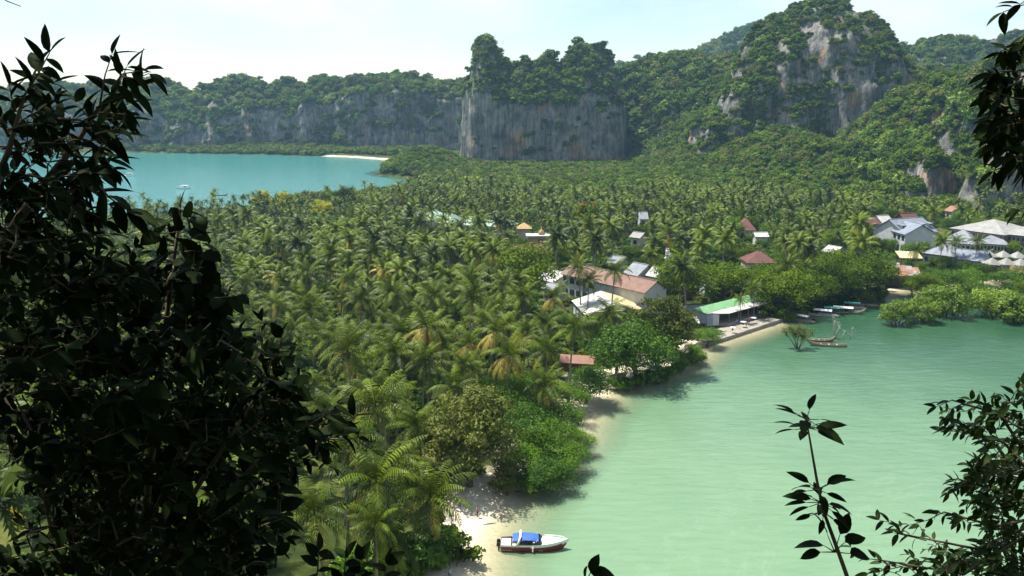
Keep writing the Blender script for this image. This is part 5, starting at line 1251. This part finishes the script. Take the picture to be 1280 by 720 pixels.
# -- tree at the left whose crown hangs over the viewpoint
rx, ry = -3.6, 3.6
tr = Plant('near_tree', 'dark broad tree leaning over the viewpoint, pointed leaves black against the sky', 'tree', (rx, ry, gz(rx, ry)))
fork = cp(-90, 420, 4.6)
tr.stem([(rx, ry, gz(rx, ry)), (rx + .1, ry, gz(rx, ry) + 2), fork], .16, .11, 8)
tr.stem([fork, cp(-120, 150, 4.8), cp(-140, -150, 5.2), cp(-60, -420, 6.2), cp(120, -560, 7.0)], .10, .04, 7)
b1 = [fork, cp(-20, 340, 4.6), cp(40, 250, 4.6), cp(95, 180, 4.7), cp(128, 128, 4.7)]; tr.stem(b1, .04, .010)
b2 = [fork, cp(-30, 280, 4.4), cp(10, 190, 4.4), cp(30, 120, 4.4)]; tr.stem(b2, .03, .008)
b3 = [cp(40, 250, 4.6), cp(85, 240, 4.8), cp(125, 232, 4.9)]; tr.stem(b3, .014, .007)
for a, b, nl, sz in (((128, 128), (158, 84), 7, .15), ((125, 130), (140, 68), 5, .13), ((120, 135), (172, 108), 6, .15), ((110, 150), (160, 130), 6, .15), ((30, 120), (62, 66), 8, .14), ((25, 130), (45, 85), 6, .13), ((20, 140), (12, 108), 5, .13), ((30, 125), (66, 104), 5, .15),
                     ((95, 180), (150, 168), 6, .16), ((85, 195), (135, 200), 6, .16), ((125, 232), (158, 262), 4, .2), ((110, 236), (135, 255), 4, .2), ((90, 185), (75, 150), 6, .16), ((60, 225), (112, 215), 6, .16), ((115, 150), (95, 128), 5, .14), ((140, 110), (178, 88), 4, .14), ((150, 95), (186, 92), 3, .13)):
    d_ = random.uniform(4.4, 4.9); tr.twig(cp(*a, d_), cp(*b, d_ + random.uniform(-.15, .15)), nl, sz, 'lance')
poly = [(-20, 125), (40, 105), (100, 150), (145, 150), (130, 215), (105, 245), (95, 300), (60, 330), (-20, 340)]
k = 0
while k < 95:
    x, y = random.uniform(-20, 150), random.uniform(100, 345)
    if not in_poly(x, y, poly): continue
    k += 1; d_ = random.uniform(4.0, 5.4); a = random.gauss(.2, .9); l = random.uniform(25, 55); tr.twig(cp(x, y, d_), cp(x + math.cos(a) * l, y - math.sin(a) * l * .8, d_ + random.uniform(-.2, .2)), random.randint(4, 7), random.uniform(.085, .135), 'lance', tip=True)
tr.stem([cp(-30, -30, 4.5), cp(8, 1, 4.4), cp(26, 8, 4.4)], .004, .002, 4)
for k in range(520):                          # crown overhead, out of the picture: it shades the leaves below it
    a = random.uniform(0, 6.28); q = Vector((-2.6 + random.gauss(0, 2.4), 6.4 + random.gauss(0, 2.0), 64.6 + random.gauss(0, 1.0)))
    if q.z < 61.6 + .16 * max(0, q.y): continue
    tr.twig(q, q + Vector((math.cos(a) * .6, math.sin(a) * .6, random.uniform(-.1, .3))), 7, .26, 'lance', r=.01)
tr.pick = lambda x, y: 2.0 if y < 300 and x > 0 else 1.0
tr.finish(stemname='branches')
# -- sapling with rounder leaves, behind it
rx, ry = -2.3, 5.2
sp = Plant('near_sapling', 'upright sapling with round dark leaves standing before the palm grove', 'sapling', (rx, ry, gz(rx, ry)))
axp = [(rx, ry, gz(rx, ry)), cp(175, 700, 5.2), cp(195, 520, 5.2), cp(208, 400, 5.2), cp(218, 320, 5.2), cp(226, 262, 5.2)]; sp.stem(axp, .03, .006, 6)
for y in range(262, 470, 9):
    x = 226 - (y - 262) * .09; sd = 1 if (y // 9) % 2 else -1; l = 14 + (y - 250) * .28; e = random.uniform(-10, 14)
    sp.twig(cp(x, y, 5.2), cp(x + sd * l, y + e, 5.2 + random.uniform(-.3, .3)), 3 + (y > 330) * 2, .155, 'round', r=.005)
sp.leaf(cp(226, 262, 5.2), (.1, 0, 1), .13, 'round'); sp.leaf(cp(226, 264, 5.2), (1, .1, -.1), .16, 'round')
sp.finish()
# -- the dense thicket that fills the lower left
rx, ry = -2.6, 4.2
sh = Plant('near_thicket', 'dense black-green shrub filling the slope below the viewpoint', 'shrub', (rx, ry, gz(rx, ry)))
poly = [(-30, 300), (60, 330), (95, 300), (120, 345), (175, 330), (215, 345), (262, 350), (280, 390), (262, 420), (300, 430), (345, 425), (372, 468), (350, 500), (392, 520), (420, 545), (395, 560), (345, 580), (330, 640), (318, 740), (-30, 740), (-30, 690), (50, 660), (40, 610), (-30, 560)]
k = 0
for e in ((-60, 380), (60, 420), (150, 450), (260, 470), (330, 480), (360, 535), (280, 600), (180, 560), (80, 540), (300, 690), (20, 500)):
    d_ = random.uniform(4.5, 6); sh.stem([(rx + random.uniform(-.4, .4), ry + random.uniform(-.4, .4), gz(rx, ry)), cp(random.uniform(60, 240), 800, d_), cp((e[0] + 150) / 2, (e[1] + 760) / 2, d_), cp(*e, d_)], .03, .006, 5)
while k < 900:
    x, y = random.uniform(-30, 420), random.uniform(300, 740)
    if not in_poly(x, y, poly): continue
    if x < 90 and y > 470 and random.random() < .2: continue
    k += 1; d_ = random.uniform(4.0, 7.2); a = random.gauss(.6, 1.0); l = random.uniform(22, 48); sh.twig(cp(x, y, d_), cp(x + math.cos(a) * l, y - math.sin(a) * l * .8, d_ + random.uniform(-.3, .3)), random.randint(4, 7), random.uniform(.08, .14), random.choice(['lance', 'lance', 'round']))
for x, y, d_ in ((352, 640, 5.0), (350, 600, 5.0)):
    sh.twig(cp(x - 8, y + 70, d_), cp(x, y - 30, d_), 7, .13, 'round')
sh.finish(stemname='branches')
# -- sprigs at the lower edge
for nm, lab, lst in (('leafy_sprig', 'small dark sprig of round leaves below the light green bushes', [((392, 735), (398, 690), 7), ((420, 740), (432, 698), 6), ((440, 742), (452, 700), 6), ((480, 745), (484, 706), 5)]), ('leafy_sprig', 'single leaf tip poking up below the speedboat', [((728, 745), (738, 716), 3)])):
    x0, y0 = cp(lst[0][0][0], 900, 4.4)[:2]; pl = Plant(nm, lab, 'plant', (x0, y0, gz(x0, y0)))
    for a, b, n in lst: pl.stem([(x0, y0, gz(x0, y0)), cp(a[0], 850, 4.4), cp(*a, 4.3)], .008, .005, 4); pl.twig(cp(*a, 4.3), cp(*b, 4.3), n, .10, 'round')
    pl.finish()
# -- slender sapling against the green water
x0, y0 = cp(1085, 900, 4.0)[:2]
sl = Plant('slender_sapling', 'slender sapling with three tiers of leaves against the green water', 'sapling', (x0, y0, gz(x0, y0)), 'bark')
sl.stem([(x0, y0, gz(x0, y0)), cp(1078, 800, 4.0), cp(1058, 718, 4.0), cp(1040, 668, 4.0), cp(1029, 638, 4.0), cp(1021, 600, 4.0), cp(1015, 565, 4.0), cp(1010, 536, 4.0)], .012, .004, 6)
def whorl(px, py, n, size, kind='round', lo=-.5, hi=.5):
    c = cp(px, py, 4.0)
    for k in range(n):
        a = 6.28 * k / n + random.uniform(-.3, .3); d = Vector((math.cos(a), math.sin(a) * .8, random.uniform(lo, hi))); e = c + d.normalized() * random.uniform(.03, .07)
        sl.stem([c, e], .003, .002, 3); sl.leaf(e, d, size * random.uniform(.75, 1.15), kind)
whorl(1010, 535, 9, .13, 'lance', -.3, .35); whorl(1008, 524, 6, .12, 'lance', -.1, .5)
whorl(1022, 612, 9, .12, 'lance', -.4, .7); whorl(1027, 628, 10, .11, 'lance', -.7, .3); whorl(1030, 640, 6, .08, 'lance', -.8, 0)
for (px, py, dx, dz, s_) in ((1030, 682, -1, .1, .13), (1034, 668, -.3, .9, .12), (1050, 668, .45, .8, .11), (1056, 678, 1, .35, .11), (1062, 692, 1, -.1, .12), (1026, 690, -1, -.35, .1)):
    c = cp(1043, 690, 4.0); e = cp(px, py, 4.0); sl.stem([c, e], .004, .002, 3); sl.leaf(e, (dx, .2, dz), s_, 'round')
sl.finish()
# -- bush on the right
x0, y0 = 3.1, 4.6
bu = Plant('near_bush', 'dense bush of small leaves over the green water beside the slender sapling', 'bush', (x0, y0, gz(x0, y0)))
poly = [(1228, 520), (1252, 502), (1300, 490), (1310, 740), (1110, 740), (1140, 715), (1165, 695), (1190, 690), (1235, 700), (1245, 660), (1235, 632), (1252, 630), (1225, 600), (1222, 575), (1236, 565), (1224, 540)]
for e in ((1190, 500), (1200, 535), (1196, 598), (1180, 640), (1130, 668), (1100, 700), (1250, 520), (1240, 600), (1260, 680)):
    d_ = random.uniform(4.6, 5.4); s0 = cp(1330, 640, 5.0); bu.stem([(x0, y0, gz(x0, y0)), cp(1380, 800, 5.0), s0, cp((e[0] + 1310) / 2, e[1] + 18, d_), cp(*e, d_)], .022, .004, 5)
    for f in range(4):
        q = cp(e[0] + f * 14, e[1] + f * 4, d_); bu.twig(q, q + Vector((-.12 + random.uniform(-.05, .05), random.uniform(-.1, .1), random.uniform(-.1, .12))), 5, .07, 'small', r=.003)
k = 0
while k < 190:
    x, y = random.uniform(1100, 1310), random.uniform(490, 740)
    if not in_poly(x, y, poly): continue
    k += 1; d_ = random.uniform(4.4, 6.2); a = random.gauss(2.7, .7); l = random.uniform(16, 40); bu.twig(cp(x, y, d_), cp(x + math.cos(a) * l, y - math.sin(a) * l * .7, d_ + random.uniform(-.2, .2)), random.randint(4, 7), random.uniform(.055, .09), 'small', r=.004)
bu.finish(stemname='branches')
# -- boughs of a tree standing beside the viewpoint on the right
x0, y0 = 4.6, 4.4
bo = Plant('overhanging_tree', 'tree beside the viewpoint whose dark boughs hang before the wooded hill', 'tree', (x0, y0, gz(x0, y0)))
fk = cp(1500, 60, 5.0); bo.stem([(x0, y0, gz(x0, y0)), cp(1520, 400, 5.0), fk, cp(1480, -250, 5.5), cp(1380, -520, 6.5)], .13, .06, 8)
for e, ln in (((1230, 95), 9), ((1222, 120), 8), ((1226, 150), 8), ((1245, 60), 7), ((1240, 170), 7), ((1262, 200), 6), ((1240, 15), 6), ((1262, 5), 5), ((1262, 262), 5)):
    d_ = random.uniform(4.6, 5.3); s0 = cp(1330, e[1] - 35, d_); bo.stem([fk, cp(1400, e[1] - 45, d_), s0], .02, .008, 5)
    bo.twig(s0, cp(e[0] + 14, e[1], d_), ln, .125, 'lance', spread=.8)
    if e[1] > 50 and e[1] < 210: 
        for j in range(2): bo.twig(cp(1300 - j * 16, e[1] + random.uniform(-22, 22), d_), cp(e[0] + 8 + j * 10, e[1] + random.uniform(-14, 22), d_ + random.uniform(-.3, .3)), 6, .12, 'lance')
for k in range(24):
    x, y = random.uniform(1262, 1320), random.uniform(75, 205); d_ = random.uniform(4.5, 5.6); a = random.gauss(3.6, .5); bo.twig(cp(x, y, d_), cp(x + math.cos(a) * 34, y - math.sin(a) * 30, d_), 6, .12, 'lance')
for k in range(420):  # unseen crown above the frame, added to shade the near plants on this side
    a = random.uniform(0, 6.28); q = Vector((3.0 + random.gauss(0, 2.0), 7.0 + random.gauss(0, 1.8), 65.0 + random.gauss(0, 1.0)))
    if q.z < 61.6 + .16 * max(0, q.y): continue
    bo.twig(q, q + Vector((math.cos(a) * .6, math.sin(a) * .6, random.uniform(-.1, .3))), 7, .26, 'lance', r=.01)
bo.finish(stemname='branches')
# -- unseen trees added around the viewpoint to keep sky light off the near leaves
for k, (x, y, w) in enumerate(((-7, -2.5, 10), (-2.5, -5.5, 10), (2.5, -4.5, 10), (7.5, -2.0, 10), (0, -9, 12), (-10, 4, 9), (10, 4.5, 9))):
    tree('broad', x, y, w, 'unseen leafy tree added behind the viewpoint to shade the near leaves', group='unseen shade trees added around the viewpoint', zs=1.0)
# ------------------------------------------------------------------ haze
def haze_mat():
    m, t, b = newmat('haze'); t.nodes.remove(b)
    v = nd(t, 'ShaderNodeVolumePrincipled'); v.inputs['Color'].default_value = (.42, .73, 1.0, 1); v.inputs['Density'].default_value = 0.0001; v.inputs['Anisotropy'].default_value = .3
    t.links.new(v.outputs[0], t.nodes['Material Output'].inputs['Volume']); return m
hz = MB().box((100, 950, 118), (3000, 2100, 272)).build('haze', haze_mat()); hz['kind'] = 'stuff'; hz['label'] = 'thin blue haze over the bays and hills'
